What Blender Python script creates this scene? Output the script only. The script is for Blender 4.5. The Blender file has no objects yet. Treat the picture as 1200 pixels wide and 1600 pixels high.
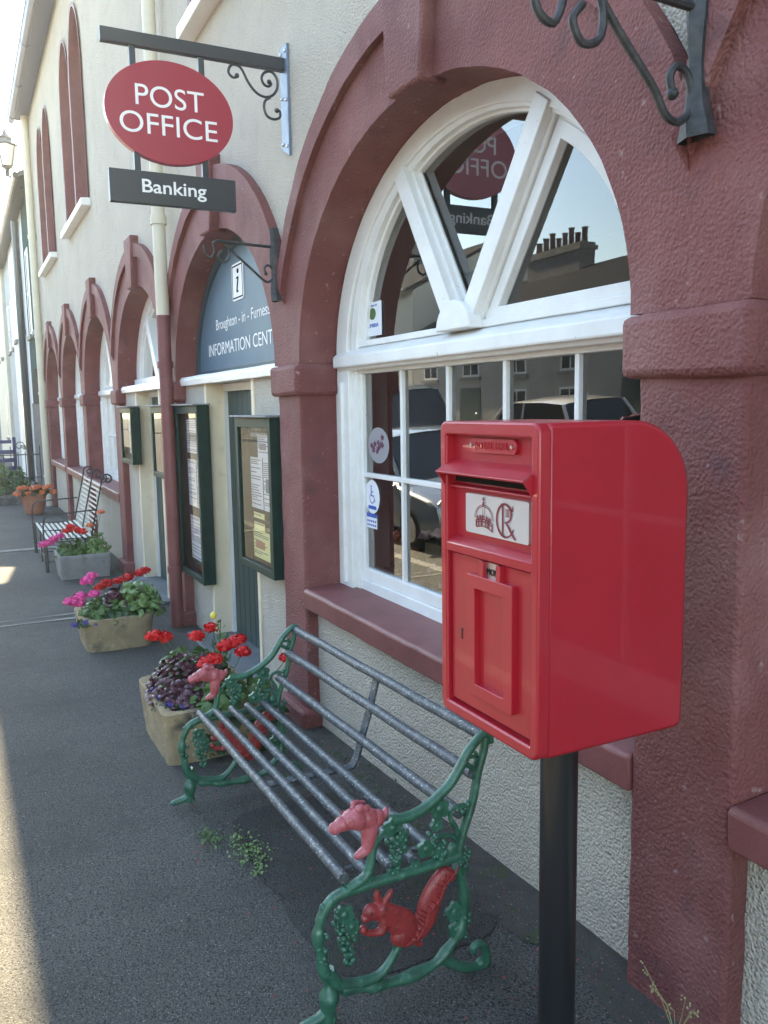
import bpy, bmesh, math, random
from math import sin, cos, pi, sqrt, radians, exp
from mathutils import Vector, Matrix, noise
R = random.Random(7)
scn = bpy.context.scene
COL = scn.collection
# ------------------------------------------------------------------ camera
YAW, PITCH, ROLL = radians(26.6), radians(7.26), radians(-0.92)
f = Vector((-cos(YAW)*cos(PITCH), sin(YAW)*cos(PITCH), -sin(PITCH)))
rt = f.cross(Vector((0, 0, 1))).normalized(); up = rt.cross(f)
rr = cos(ROLL)*rt + sin(ROLL)*up; uu = -sin(ROLL)*rt + cos(ROLL)*up
cam = bpy.data.objects.new('camera', bpy.data.cameras.new('camera')); COL.objects.link(cam)
M = Matrix((rr, uu, -f)).transposed().to_4x4(); M.translation = Vector((0, -1.56, 1.58))
cam.matrix_world = M
cam.data.sensor_fit = 'HORIZONTAL'; cam.data.sensor_width = 36; cam.data.lens = 36*1308/1200
cam.data.clip_start = .05; cam.data.clip_end = 500
scn.camera = cam
scn.render.resolution_x = 768; scn.render.resolution_y = 1024
# ------------------------------------------------------------------ light
SUN_EL = radians(40); SUN_AZ = radians(7.6)      # azimuth: from -X turned toward +Y
sd = Vector((-cos(SUN_AZ)*cos(SUN_EL), sin(SUN_AZ)*cos(SUN_EL), sin(SUN_EL)))
w = bpy.data.worlds.new('World'); scn.world = w; w.use_nodes = True
nt = w.node_tree; sky = nt.nodes.new('ShaderNodeTexSky'); sky.sky_type = 'NISHITA'; sky.sun_disc = False
sky.sun_elevation = SUN_EL; sky.sun_rotation = math.atan2(sd.x, sd.y); sky.air_density = 1.0; sky.dust_density = .1; sky.ozone_density = 2.0
bg = nt.nodes['Background']; bg.inputs[1].default_value = .145; nt.links.new(sky.outputs[0], bg.inputs[0])
sl = bpy.data.lights.new('sun', 'SUN'); sl.energy = 5.0; sl.angle = radians(.5); sl.color = (1, .90, .74)
so = bpy.data.objects.new('sun', sl); COL.objects.link(so); so.rotation_euler = sd.to_track_quat('Z', 'Y').to_euler(); so.location = (0, -4, 12)
scn.view_settings.view_transform = 'Standard'; scn.view_settings.look = 'None'; scn.view_settings.gamma = 1
scn.view_settings.use_curve_mapping = False
scn.view_settings.exposure = 2.75
scn.view_settings.use_white_balance = True; scn.view_settings.white_balance_temperature = 8400; scn.view_settings.white_balance_tint = 6

# ------------------------------------------------------------------ materials
def mat(name, c1, c2=None, rough=.6, scale=8, bump=0, bscale=60, bdist=.01, metal=0, spec=.5, detail=4, coat=0, fine=None, contrast=(.35, .65), coord='pos', voro=0):
    m = bpy.data.materials.new(name); m.use_nodes = True; n = m.node_tree.nodes; l = m.node_tree.links
    b = n['Principled BSDF']; b.inputs['Roughness'].default_value = rough; b.inputs['Metallic'].default_value = metal
    b.inputs['Specular IOR Level'].default_value = spec; b.inputs['Coat Weight'].default_value = coat
    if coord == 'pos': co = n.new('ShaderNodeNewGeometry').outputs['Position']
    else: co = n.new('ShaderNodeTexCoord').outputs['Object']
    col = None
    if c2 is not None:
        t = n.new('ShaderNodeTexNoise'); t.inputs['Scale'].default_value = scale; t.inputs['Detail'].default_value = detail; t.inputs['Roughness'].default_value = .65
        l.new(co, t.inputs['Vector'])
        mr = n.new('ShaderNodeMapRange'); mr.inputs[1].default_value = contrast[0]; mr.inputs[2].default_value = contrast[1]; l.new(t.outputs['Fac'], mr.inputs[0])
        mx = n.new('ShaderNodeMix'); mx.data_type = 'RGBA'; l.new(mr.outputs[0], mx.inputs[0])
        mx.inputs[6].default_value = (*c1, 1); mx.inputs[7].default_value = (*c2, 1); col = mx.outputs[2]
        if fine:   # (colour, scale, lo, hi): small flecks
            for (fc, fs, lo, hi) in fine:
                t2 = n.new('ShaderNodeTexNoise'); t2.inputs['Scale'].default_value = fs; t2.inputs['Detail'].default_value = 3; l.new(co, t2.inputs['Vector'])
                m2 = n.new('ShaderNodeMapRange'); m2.inputs[1].default_value = lo; m2.inputs[2].default_value = hi; l.new(t2.outputs['Fac'], m2.inputs[0])
                mx2 = n.new('ShaderNodeMix'); mx2.data_type = 'RGBA'; l.new(m2.outputs[0], mx2.inputs[0]); l.new(col, mx2.inputs[6]); mx2.inputs[7].default_value = (*fc, 1); col = mx2.outputs[2]
        l.new(col, b.inputs['Base Color'])
    else: b.inputs['Base Color'].default_value = (*c1, 1)
    if bump:
        t = n.new('ShaderNodeTexNoise'); t.inputs['Scale'].default_value = bscale; t.inputs['Detail'].default_value = 4; t.inputs['Roughness'].default_value = .6; l.new(co, t.inputs['Vector'])
        h = t.outputs['Fac']
        if voro:
            v = n.new('ShaderNodeTexVoronoi'); v.inputs['Scale'].default_value = voro; v.feature = 'SMOOTH_F1'; l.new(co, v.inputs['Vector'])
            a = n.new('ShaderNodeMath'); a.operation = 'SUBTRACT'; l.new(t.outputs['Fac'], a.inputs[0]); l.new(v.outputs['Distance'], a.inputs[1]); h = a.outputs[0]
        bp = n.new('ShaderNodeBump'); bp.inputs['Strength'].default_value = bump; bp.inputs['Distance'].default_value = bdist; l.new(h, bp.inputs['Height']); l.new(bp.outputs[0], b.inputs['Normal'])
    return m
def emis_free(name, c, **k): return mat(name, c, **k)
MAROON = mat('maroon masonry paint', (.215, .063, .058), (.155, .042, .040), .72, 1.6, .65, 120, .010, voro=100, fine=[((.33, .16, .15), 2.6, .48, .98), ((.42, .30, .29), 30, .66, .84), ((.09, .035, .04), 6, .60, .85)])
MAROON_S = mat('maroon smooth paint', (.22, .070, .068), (.17, .052, .050), .5, 6, .4, 120, .004, fine=[((.07, .03, .03), 22, .68, .75)])
CREAM = mat('cream roughcast', (.77, .69, .575), (.69, .61, .51), .85, 1.3, 1.0, 120, .022, voro=125, fine=[((.50, .47, .40), 110, .54, .76), ((.46, .43, .36), 5, .60, .95)])
CREAM_S = mat('cream smooth render', (.78, .66, .49), (.72, .60, .45), .6, 4, .3, 90, .004, fine=[((.55, .48, .36), 9, .6, .8)])
WHITE = mat('white gloss paint', (.80, .80, .78), (.72, .71, .68), .38, 5, .25, 160, .002, fine=[((.45, .42, .36), 55, .70, .78)])
ASPHALT = mat('worn asphalt', (.128, .124, .113), (.082, .080, .074), .82, .9, 1.0, 300, .012, voro=210, fine=[((.028, .028, .028), 130, .50, .62), ((.32, .31, .29), 170, .61, .69), ((.048, .048, .046), 2.2, .58, .85)])
ROAD = mat('road asphalt', (.075, .075, .075), (.06, .06, .06), .85, 2, .8, 200, .006)
KERB = mat('granite kerb', (.25, .24, .22), (.18, .18, .17), .8, 12, .5, 150, .004)
DIRT = mat('damp grit', (.062, .058, .052), (.085, .08, .072), .95, 14, 1, 120, .02, fine=[((.06, .08, .03), 9, .58, .7), ((.3, .29, .26), 170, .70, .75)])
POSTRED = mat('pillar box red', (.41, .008, .021), (.37, .007, .018), .42, 6, .12, 330, .0012, coat=.25, coord='obj')
POSTRED_D = mat('pillar box red recess', (.44, .006, .013), None, .35, bump=.12, bscale=330, bdist=.0012)
BLACKM = mat('black paint', (.012, .012, .014), None, .35, coat=.3)
STEEL = mat('stainless', (.62, .62, .63), (.5, .5, .52), .32, 40, metal=1)
PLATE = mat('cypher plate', (.62, .62, .62), None, .35, metal=.5)
INKRED = mat('etched cypher red', (.20, .015, .03), None, .5)
SLAT = mat('slate grey tube paint', (.040, .050, .058), (.065, .078, .088), .5, 30, .3, 120, .002, fine=[((.16, .165, .165), 42, .52, .72), ((.46, .47, .46), 150, .60, .70)], coord='obj')
BENCHG = mat('green cast iron', (.030, .135, .085), (.018, .085, .052), .38, 25, .6, 130, .003, coat=.2, fine=[((.09, .26, .18), 45, .60, .80), ((.09, .045, .02), 60, .69, .78), ((.012, .03, .02), 14, .60, .90)], coord='obj')
SQRED = mat('squirrel red paint', (.34, .035, .035), (.22, .02, .022), .42, 30, .6, 80, .006, coat=.15, coord='obj', fine=[((.55, .22, .20), 55, .62, .9), ((.10, .02, .02), 40, .62, .85)])
SQPINK = mat('faded pink paint', (.50, .13, .15), (.34, .055, .065), .42, 30, .6, 70, .005, coat=.2, coord='obj', fine=[((.24, .03, .04), 40, .58, .85)])
TROUGH = mat('weathered stone trough', (.42, .31, .18), (.28, .21, .13), .9, 7, 1, 90, .01, fine=[((.06, .06, .05), 6, .56, .72), ((.42, .38, .28), 40, .6, .75)])
TROUGHG = mat('grey concrete planter', (.27, .26, .25), (.21, .205, .2), .9, 8, .6, 120, .004, fine=[((.12, .12, .11), 7, .6, .8)])
TERRA = mat('terracotta', (.45, .19, .12), (.38, .15, .10), .8, 8, .3, 60, .003)
SOIL = mat('potting soil', (.02, .015, .01), (.04, .03, .02), 1, 40, 1, 90, .02)
LEAF = mat('geranium leaf', (.045, .105, .025), (.08, .15, .045), .5, 30, spec=.4)
LEAFL = mat('pale green leaf', (.16, .25, .08), (.10, .18, .05), .5, 30)
LEAFD = mat('dark leaf', (.02, .055, .02), (.045, .09, .035), .45, 30)
PURP = mat('purple heuchera leaf', (.055, .014, .026), (.12, .04, .055), .38, 40)
LOB = mat('lobelia blue', (.05, .04, .22), (.11, .08, .34), .6, 50)
PINK = mat('pink petal', (.85, .10, .36), (.75, .06, .26), .6, 60)
RED = mat('red petal', (.72, .012, .012), (.58, .006, .01), .6, 60)
ORANGE = mat('orange petal', (.80, .16, .05), (.72, .26, .14), .6, 25)
YELLOW = mat('yellow bud', (.75, .62, .12), None, .6)
STEM = mat('stem', (.07, .12, .03), None, .7)
DKGREEN = mat('dark green case paint', (.008, .028, .022), (.014, .04, .032), .55, 12, spec=.25)
DOORG = mat('grey green door paint', (.045, .075, .068), (.035, .06, .055), .5, 6, .2, 100, .003)
LEAD = mat('lead grey', (.16, .17, .18), (.22, .23, .24), .6, 20)
SLATE = mat('slate step', (.13, .15, .16), (.09, .10, .11), .6, 5, .4, 60, .004)
BLUE = mat('sign blue paint', (.085, .16, .215), (.07, .135, .185), .5, 4)
BLUED = mat('sign frame blue', (.035, .065, .085), None, .5)
LETTER = mat('white lettering', (.85, .85, .84), None, .5)
BLACKL = mat('black lettering', (.015, .015, .015), None, .9, spec=.1)
REDSIGN = mat('sign red enamel', (.36, .012, .04), None, .33, coat=.3)
CHAR = mat('charcoal sign', (.028, .034, .042), None, .4)
IRON = mat('wrought iron', (.018, .02, .022), (.05, .05, .055), .5, 40, .5, 70, .004)
GALV = mat('blue grey plate', (.17, .22, .29), (.13, .17, .23), .45, 25, metal=.2)
CREAMPIPE = mat('cream pipe paint', (.66, .60, .47), (.60, .55, .43), .5, 6)
GUTTER = mat('gutter grey blue', (.03, .06, .15), None, .5)
ROOFM = mat('roof slate', (.045, .048, .055), (.07, .072, .08), .7, 9, .6, 30, .01)
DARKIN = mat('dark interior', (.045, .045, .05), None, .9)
PAPERW = mat('notice paper white', (.72, .73, .74), None, .8)
PAPERY = mat('notice paper yellow', (.80, .78, .36), None, .8)
PAPERP = mat('notice paper pink', (.70, .40, .44), None, .8)
NOTE = mat('grey print', (.15, .16, .18), None, .8)
HESS = mat('hessian planter', (.26, .20, .11), (.18, .14, .08), .95, 60, .6, 200, .004)
STICKB = mat('sticker blue', (.02, .09, .42), None, .5)
STICKW = mat('sticker white', (.75, .78, .82), None, .5)
PLUM = mat('plum decal', (.12, .03, .07), None, .6)
BENCHW = mat('weathered white slat', (.66, .65, .58), (.5, .49, .42), .6, 30, .3, 90, .003)
NAVY = mat('navy paint', (.03, .04, .14), None, .5)
STONE = mat('rubble stone', (.15, .14, .14), (.07, .066, .066), .9, 6, 1, 18, .03, fine=[((.28, .26, .24), 9, .6, .75)])
def glass(name, tint=(1, 1, 1), boost=2.0):
    m = bpy.data.materials.new(name); m.use_nodes = True; n = m.node_tree.nodes; l = m.node_tree.links
    n.remove(n['Principled BSDF']); o = n['Material Output']
    t = n.new('ShaderNodeBsdfTransparent'); t.inputs[0].default_value = (*tint, 1)
    g = n.new('ShaderNodeBsdfGlossy'); g.inputs['Roughness'].default_value = .0; g.inputs[0].default_value = (1, 1, 1, 1)
    fr = n.new('ShaderNodeFresnel'); fr.inputs[0].default_value = 1.5
    mu = n.new('ShaderNodeMath'); mu.operation = 'MULTIPLY'; mu.inputs[1].default_value = boost; mu.use_clamp = True; l.new(fr.outputs[0], mu.inputs[0])
    no = n.new('ShaderNodeTexNoise'); no.inputs['Scale'].default_value = 1.6; no.inputs['Detail'].default_value = 1
    ge = n.new('ShaderNodeNewGeometry'); l.new(ge.outputs['Position'], no.inputs['Vector'])
    bp = n.new('ShaderNodeBump'); bp.inputs['Strength'].default_value = .12; bp.inputs['Distance'].default_value = .01; l.new(no.outputs[0], bp.inputs['Height']); l.new(bp.outputs[0], g.inputs['Normal'])
    mx = n.new('ShaderNodeMixShader'); l.new(mu.outputs[0], mx.inputs[0]); l.new(t.outputs[0], mx.inputs[1]); l.new(g.outputs[0], mx.inputs[2]); l.new(mx.outputs[0], o.inputs[0])
    return m
GLASS = glass('window glass', (.80, .84, .84), 2.3)
GLASSC = glass('case glass', (.95, .96, .96), .55)

# ------------------------------------------------------------------ mesh builder
def origin(o):
    v = Vector((0, 0, 0))
    while o is not None: v += o.location; o = o.parent
    return v
class MB:
    def __init__(s): s.v = []; s.f = []
    def add(s, vs, fs):
        k = len(s.v); s.v += [tuple(v) for v in vs]; s.f += [tuple(i+k for i in q) for q in fs]
    def box(s, x0, x1, y0, y1, z0, z1, mtx=None):
        vs = [Vector((x, y, z)) for z in (z0, z1) for y in (y0, y1) for x in (x0, x1)]
        if mtx: vs = [mtx @ v for v in vs]
        s.add(vs, [(0, 2, 3, 1), (4, 5, 7, 6), (0, 1, 5, 4), (2, 6, 7, 3), (0, 4, 6, 2), (1, 3, 7, 5)])
    def prism(s, poly, axis, a, b):
        """poly in the two other axes; extruded along axis (0,1,2) from a to b"""
        n = len(poly)
        def mk(p, t): q = list(p); q.insert(axis, t); return q
        s.add([mk(p, a) for p in poly]+[mk(p, b) for p in poly], [tuple(range(n))[::-1], tuple(range(n, 2*n))]+[(i, (i+1) % n, n+(i+1) % n, n+i) for i in range(n)])
    def tube(s, pts, r, seg=8, sx=1.0, cap=True):
        """sx flattens the section along the world X axis"""
        P = [Vector(p) for p in pts]; n = len(P)
        if not hasattr(r, '__len__'): r = [r]*n
        k = len(s.v); prev = None
        for i, p in enumerate(P):
            t = (P[min(i+1, n-1)]-P[max(i-1, 0)])
            t = t.normalized() if t.length > 1e-9 else Vector((0, 0, 1))
            if prev is None:
                a = t.cross(Vector((1, 0, 0)));
                if a.length < .2: a = t.cross(Vector((0, 0, 1)))
            else: a = prev-t*prev.dot(t)
            a.normalize(); prev = a; b = t.cross(a)
            for j in range(seg):
                q = 2*pi*j/seg; d = (a*cos(q)+b*sin(q))*r[i]; d.x *= sx; s.v.append(tuple(p+d))
        for i in range(n-1):
            for j in range(seg):
                s.f.append((k+i*seg+j, k+i*seg+(j+1) % seg, k+(i+1)*seg+(j+1) % seg, k+(i+1)*seg+j))
        if cap: s.f.append(tuple(k+j for j in range(seg))[::-1]); s.f.append(tuple(k+(n-1)*seg+j for j in range(seg)))
    def lathe(s, c, prof, seg=20):
        k = len(s.v)
        for (r, z) in prof:
            for j in range(seg): q = 2*pi*j/seg; s.v.append((c[0]+r*cos(q), c[1]+r*sin(q), c[2]+z))
        for i in range(len(prof)-1):
            for j in range(seg): s.f.append((k+i*seg+j, k+i*seg+(j+1) % seg, k+(i+1)*seg+(j+1) % seg, k+(i+1)*seg+j))
        s.f.append(tuple(k+j for j in range(seg))[::-1]); s.f.append(tuple(k+(len(prof)-1)*seg+j for j in range(seg)))
    def ell(s, c, r, seg=10, rings=7, rot=None):
        k = len(s.v); c = Vector(c)
        if not hasattr(r, '__len__'): r = (r, r, r)
        def P(v):
            v = Vector(v)
            if rot: v = rot @ v
            return tuple(c+v)
        s.v.append(P((0, 0, -r[2])))
        for i in range(1, rings):
            a = -pi/2+pi*i/rings
            for j in range(seg): q = 2*pi*j/seg; s.v.append(P((r[0]*cos(a)*cos(q), r[1]*cos(a)*sin(q), r[2]*sin(a))))
        s.v.append(P((0, 0, r[2]))); top = len(s.v)-1
        for j in range(seg): s.f.append((k, k+1+(j+1) % seg, k+1+j)); s.f.append((top, top-seg+j, top-seg+(j+1) % seg))
        for i in range(rings-2):
            for j in range(seg):
                a = k+1+i*seg; s.f.append((a+j, a+(j+1) % seg, a+seg+(j+1) % seg, a+seg+j))
    def grid(s, rows):
        k = len(s.v); n = len(rows[0])
        for r in rows: s.v += [tuple(p) for p in r]
        for i in range(len(rows)-1):
            for j in range(n-1): s.f.append((k+i*n+j, k+i*n+j+1, k+(i+1)*n+j+1, k+(i+1)*n+j))
    def obj(s, name, m, parent=None, smooth=True, ang=40, bevel=0, rough=0, cell=.05, remesh=0, loc=None):
        me = bpy.data.meshes.new(name); o0 = origin(parent) if parent else Vector(loc or (0, 0, 0))
        me.from_pydata([tuple(Vector(v)-o0) for v in s.v], [], s.f); 
        bm = bmesh.new(); bm.from_mesh(me); bmesh.ops.remove_doubles(bm, verts=bm.verts, dist=1e-5)
        bmesh.ops.recalc_face_normals(bm, faces=bm.faces)
        if rough:
            for _ in range(6):
                es = [e for e in bm.edges if e.calc_length() > cell*1.5]
                if not es: break
                bmesh.ops.subdivide_edges(bm, edges=es, cuts=1, use_grid_fill=True)
            for v in bm.verts:
                p = v.co+o0; v.co += rough*(noise.noise_vector(p*7)+.6*noise.noise_vector(p*23))
        bm.to_mesh(me); bm.free()
        me.materials.append(m)
        if smooth:
            me.shade_smooth()
            if not remesh: me.set_sharp_from_angle(angle=radians(ang))
        o = bpy.data.objects.new(name, me); COL.objects.link(o)
        if parent: o.parent = parent
        elif loc: o.location = loc
        if remesh:
            md = o.modifiers.new('remesh', 'REMESH'); md.mode = 'VOXEL'; md.voxel_size = remesh; md.use_smooth_shade = True
            sm = o.modifiers.new('smooth', 'SMOOTH'); sm.factor = .5; sm.iterations = 3
        if bevel:
            b = o.modifiers.new('bevel', 'BEVEL'); b.width = bevel; b.segments = 2; b.limit_method = 'ANGLE'; b.angle_limit = radians(35)
        return o
def thing(name, label, cat, loc, group=None):
    o = bpy.data.objects.new(name, None); COL.objects.link(o); o.location = loc; o.empty_display_size = .2
    o['label'] = label; o['category'] = cat
    if group: o['group'] = group
    return o
def tag(o, label, cat, group=None):
    o['label'] = label; o['category'] = cat
    if group: o['group'] = group
    return o
def struct(o): o['kind'] = 'structure'; return o
def stuff(o): o['kind'] = 'stuff'; return o
def copy_tree(o, off, parent=None):
    c = o.copy(); COL.objects.link(c); c.parent = parent
    if parent is None: c.location = o.location+Vector(off)
    for ch in list(o.children): copy_tree(ch, off, c)
    return c
def shift_copy(o, parent, off):        # copy of a part beside its source
    c = o.copy(); COL.objects.link(c); c.parent = parent; c.location = o.location+Vector(off)
    for ch in list(o.children): copy_tree(ch, off, c)
    return c
def text(name, body, m, parent, pos, right, upv, size, ext=.001, align='CENTER', sx=1, bold=0, space=1, fit=None):
    """lettering whose baseline runs along `right`; the mesh is baked"""
    cu = bpy.data.curves.new(name, 'FONT'); cu.body = body; cu.size = size; cu.extrude = ext/2; cu.align_x = align; cu.align_y = 'CENTER'; cu.offset = bold; cu.space_character = space
    t = bpy.data.objects.new(name, cu); COL.objects.link(t)
    dg = bpy.context.evaluated_depsgraph_get(); me = bpy.data.meshes.new_from_object(t.evaluated_get(dg))
    bpy.data.objects.remove(t)
    r = Vector(right).normalized(); u = Vector(upv).normalized(); n = r.cross(u)
    if fit:
        xs = [v.co.x for v in me.vertices]; ys = [v.co.y for v in me.vertices]
        wx = max(xs)-min(xs); wy = max(ys)-min(ys); cx = (max(xs)+min(xs))/2; cy = (max(ys)+min(ys))/2
        for v in me.vertices: v.co.x = (v.co.x-cx)*fit[0]/wx; v.co.y = (v.co.y-cy)*fit[1]/wy
        sx = 1
    o0 = origin(parent) if parent else Vector((0, 0, 0))
    for v in me.vertices: v.co = Vector(pos)+r*v.co.x*sx+u*v.co.y+n*v.co.z-o0
    me.materials.clear(); me.materials.append(m)
    o = bpy.data.objects.new(name, me); COL.objects.link(o); o.parent = parent; return o
def gz(x):
    xs = [-60, -18, -10, -6.8, -4, -1.7, 0, 4, 20]; zs = [-.5, -.33, -.25, -.21, -.13, -.04, .0, .08, .3]
    if x <= xs[0]: return zs[0]
    for i in range(8):
        if x <= xs[i+1]: t = (x-xs[i])/(xs[i+1]-xs[i]); return zs[i]*(1-t)+zs[i+1]*t
    return zs[-1]
def spiral(c, r0, r1, a0, a1, n=24):
    """points (y,z) of a scroll round c"""
    return [(c[0]+(r0+(r1-r0)*i/n)*cos(a0+(a1-a0)*i/n), c[1]+(r0+(r1-r0)*i/n)*sin(a0+(a1-a0)*i/n)) for i in range(n+1)]
def smoothp(P, n=4):
    """Catmull-Rom through points"""
    P = [Vector(p) for p in P]; out = []
    for i in range(len(P)-1):
        a = P[max(i-1, 0)]; b = P[i]; c = P[i+1]; d = P[min(i+2, len(P)-1)]
        for k in range(n):
            t = k/n; out.append(.5*((2*b)+(c-a)*t+(2*a-5*b+4*c-d)*t*t+(3*b-a-3*c+d)*t**3))
    out.append(P[-1]); return out

# ------------------------------------------------------------------ ground
PITCHX, C0 = 2.74, -2.865
def cx(k): return C0-PITCHX*k
def gy(y): return .09*min(7.0, max(0, -2.6-y))
def ground(name, m, y0, y1, dz, xs, ny=2, rough=0):
    b = MB(); b.grid([[(x, y0+(y1-y0)*j/ny, gz(x)+dz+gy(y0+(y1-y0)*j/ny)) for x in xs] for j in range(ny+1)]); return struct(b.obj(name, m))
XS = [-150, -90, -60, -45, -30, -18, -14, -10, -8, -6.8, -5, -4, -3, -1.7, 0, 4, 10, 20, 60]
g = MB(); g.grid([[(x, y, gz(x)-.14) for x in XS+[150]] for y in (-150, -60, -16, -9.6, -2.6, 1, 60, 150)]); g.v = [(v[0], v[1], v[2]+gy(v[1])) for v in g.v]; struct(g.obj('ground', ASPHALT))
ground('pavement', ASPHALT, -2.45, .12, 0, XS)
ground('road', ROAD, -9.6, -2.58, -.136, XS)
ground('far_pavement', ASPHALT, -11.2, -9.75, 0, XS)
GZ = gz
for nm, y0, y1 in (('kerb', -2.59, -2.449), ('far_kerb', -9.751, -9.6)):
    b = MB()
    for i in range(len(XS)-1):
        a, c = XS[i], XS[i+1]; n = max(1, int((c-a)/.9)) if abs(a) < 31 and abs(c) < 31 else 1
        for j in range(n):
            x0 = a+(c-a)*j/n; x1 = a+(c-a)*(j+1)/n-.008
            k = len(b.v); gz = lambda q, _g=GZ, _o=gy(y0)*(nm == 'far_kerb'): _g(q)+_o
            b.add([(x0, y0, gz(x0)-.16), (x1, y0, gz(x1)-.16), (x1, y1, gz(x1)-.16), (x0, y1, gz(x0)-.16), (x0, y0, gz(x0)+.006), (x1, y0, gz(x1)+.006), (x1, y1, gz(x1)+.006), (x0, y1, gz(x0)+.006)],
                  [(0, 3, 2, 1), (4, 5, 6, 7), (0, 1, 5, 4), (1, 2, 6, 5), (2, 3, 7, 6), (3, 0, 4, 7)])
    struct(b.obj(nm, KERB, bevel=.01))
gz = GZ
# grit margin along the wall, uneven outer edge
b = MB(); rows = [[], []]
for i in range(230):
    x = -17.5+i*.09
    rows[0].append((x, .1, gz(x)+.008)); rows[1].append((x, -.07-.16*abs(noise.noise(Vector((x*1.7, 3, 0))))-.05*noise.noise(Vector((x*9, 1, 0))), gz(x)+.004))
b.grid(rows); struct(b.obj('grit_margin', DIRT))
# repaired patch and a crack in the asphalt beside the bench
b = MB(); rp = random.Random(6); P = []
for i in range(40):
    a = 2*pi*i/40; ca, sa = cos(a), sin(a); q = (abs(ca)**6+abs(sa)**6)**(-1/6); x = -2.62+.62*ca*q+.02*noise.noise(Vector((i*.7, 0, 0))); y = -.42+.30*sa*q+.03*noise.noise(Vector((i*.6, 4, 0))); P.append((x, y, gz(x)+.003))
b.add([(-2.62, -.42, gz(-2.62)+.004)]+P, [(0, i+1, (i+1) % 40+1) for i in range(40)]); struct(b.obj('pavement_patch', mat('older dark asphalt', (.080, .078, .072), (.052, .051, .048), .9, 2.2, 1.0, 260, .014, voro=180, fine=[((.02, .02, .02), 120, .52, .66), ((.20, .19, .18), 200, .63, .72), ((.05, .062, .03), 7, .58, .75)])))
def crack(pts, wd, seed):
    rc = random.Random(seed); b = MB(); A, Bq = [], []
    Q = smoothp([Vector(p) for p in pts], 14)
    for i, p in enumerate(Q):
        jx, jy = rc.uniform(-.012, .012), rc.uniform(-.012, .012); w_ = wd*rc.uniform(.2, 1); x, y = p.x+jx, p.y+jy
        A.append((x-w_, y-w_, gz(x)+.0045)); Bq.append((x+w_, y+w_, gz(x)+.0045))
    b.grid([A, Bq]); return struct(b.obj('pavement_crack', SOIL, smooth=False))
crack([(-3.3, -.80), (-3.05, -.69), (-2.75, -.72), (-2.5, -.70)], .0022, 1)
# joint across the pavement
b = MB()
for x0, wd, h in ((-7.62, .05, .006), (-7.80, .03, .004)):
    b.grid([[(x0+.012*sin(j*1.3), -2.44+j*.2, gz(x0)+h), (x0+wd+.012*sin(j*1.7), -2.44+j*.2, gz(x0+wd)+h)] for j in range(12)])
struct(b.obj('pavement_joint', KERB))
b = MB(); b.box(-12.15, -12.0, -2.44, -.5, gz(-12)-.1, gz(-12)+.012); struct(b.obj('paving_edge', KERB))

# ------------------------------------------------------------------ town building
ZS = 1.80
town = thing('town_building', 'long cream roughcast building with a row of maroon painted arches along the pavement', 'building', (-7, .3, 0))
KS = [-2, -1, 0, 1, 2, 3, 4, 5]
A1, B1, A2, B2, A3, B3 = 1.185, .93, 1.42, 1.19, 1.49, 1.31
def e(a, b, t, c, clamp=True):
    x = a*cos(t); z = ZS+b*sin(t)
    if clamp: x = max(-1.37, min(1.37, x))
    return c+x, z
NT = 48
TS = [pi*i/NT for i in range(NT+1)]
HY, WY, DEEP = -.032, .02, .46
for k in KS:
    c = cx(k); b = MB()
    lo = lambda t: e(A1, B1, t, c)
    def rowpt(a, bb, y, cl=True): return [(e(a, bb, t, c, cl)[0], y, e(a, bb, t, c, cl)[1]) for t in TS]
    r1 = rowpt(A1, B1, 0); rm = [((p[0]+q[0])/2, 0, (p[2]+q[2])/2) for p, q in zip(r1, rowpt(A2, B2, 0))]
    fin = lambda L: [(p[0], 0 if abs(A2*cos(t_)) > 1.37 else p[1], p[2]) for p, t_ in zip(L, TS)]
    b.grid([rowpt(A1, B1, .21), rowpt(A1, B1, .1), r1, rm, rowpt(A2, B2, 0), fin(rowpt(A2, B2, HY)), fin(rowpt(A3, B3, HY)), rowpt(A3, B3, WY)])
    sr = b.obj('arch_surround', MAROON, town, rough=.0035 if k in (-1, 0, 1) else 0, cell=.045, ang=50)
    # keystone
    b = MB(); zb = ZS+B1-.03; b.prism([(c-.125+.06, zb+.012), (c+.125+.06, zb-.0), (c+.165+.06, zb+.47), (c-.165+.06, zb+.47)], 1, -.058, .06)
    b.obj('keystone', MAROON, sr, bevel=.012, rough=.003 if k in (-1, 0, 1) else 0)
    # cream spandrel up to z 3.3
    b = MB(); r3 = rowpt(A3, B3, WY); b.grid([r3]+[[(p[0], WY, p[2]+(3.3-p[2])*q) for p in r3] for q in (.33, .66, 1)])
    b.obj('spandrel', CREAM, town)
# piers with imposts
for i, k in enumerate([-2]+KS):
    x = cx(k)-1.37 if i else cx(-2)+1.37
    nr = abs(x+1.49) < .1 or abs(x+4.23) < .1
    z0 = gz(x)-.12; b = MB(); b.box(x-.15, x+.183, 0, .5, z0, ZS+.01); b.box(x-.05, x+.05, HY+.01, .01, ZS, ZS+.0) if 0 else None
    pr = b.obj('pier', MAROON, town, bevel=.012, rough=.005 if nr else 0, cell=.04)
    b = MB(); b.box(x-.192, x+.212, -.032, .21, 1.635, ZS-.005)
    b.obj('impost', MAROON, pr, bevel=.022, rough=.005 if nr else .002, cell=.04)
    if k in (0, 1, 2) and i:
        b = MB(); b.box(x-.185, x+.215, -.045, .16, z0, gz(x)+(.13 if k else .10)); b.obj('plinth', MAROON, pr, bevel=.02, rough=.005, cell=.05)
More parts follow.
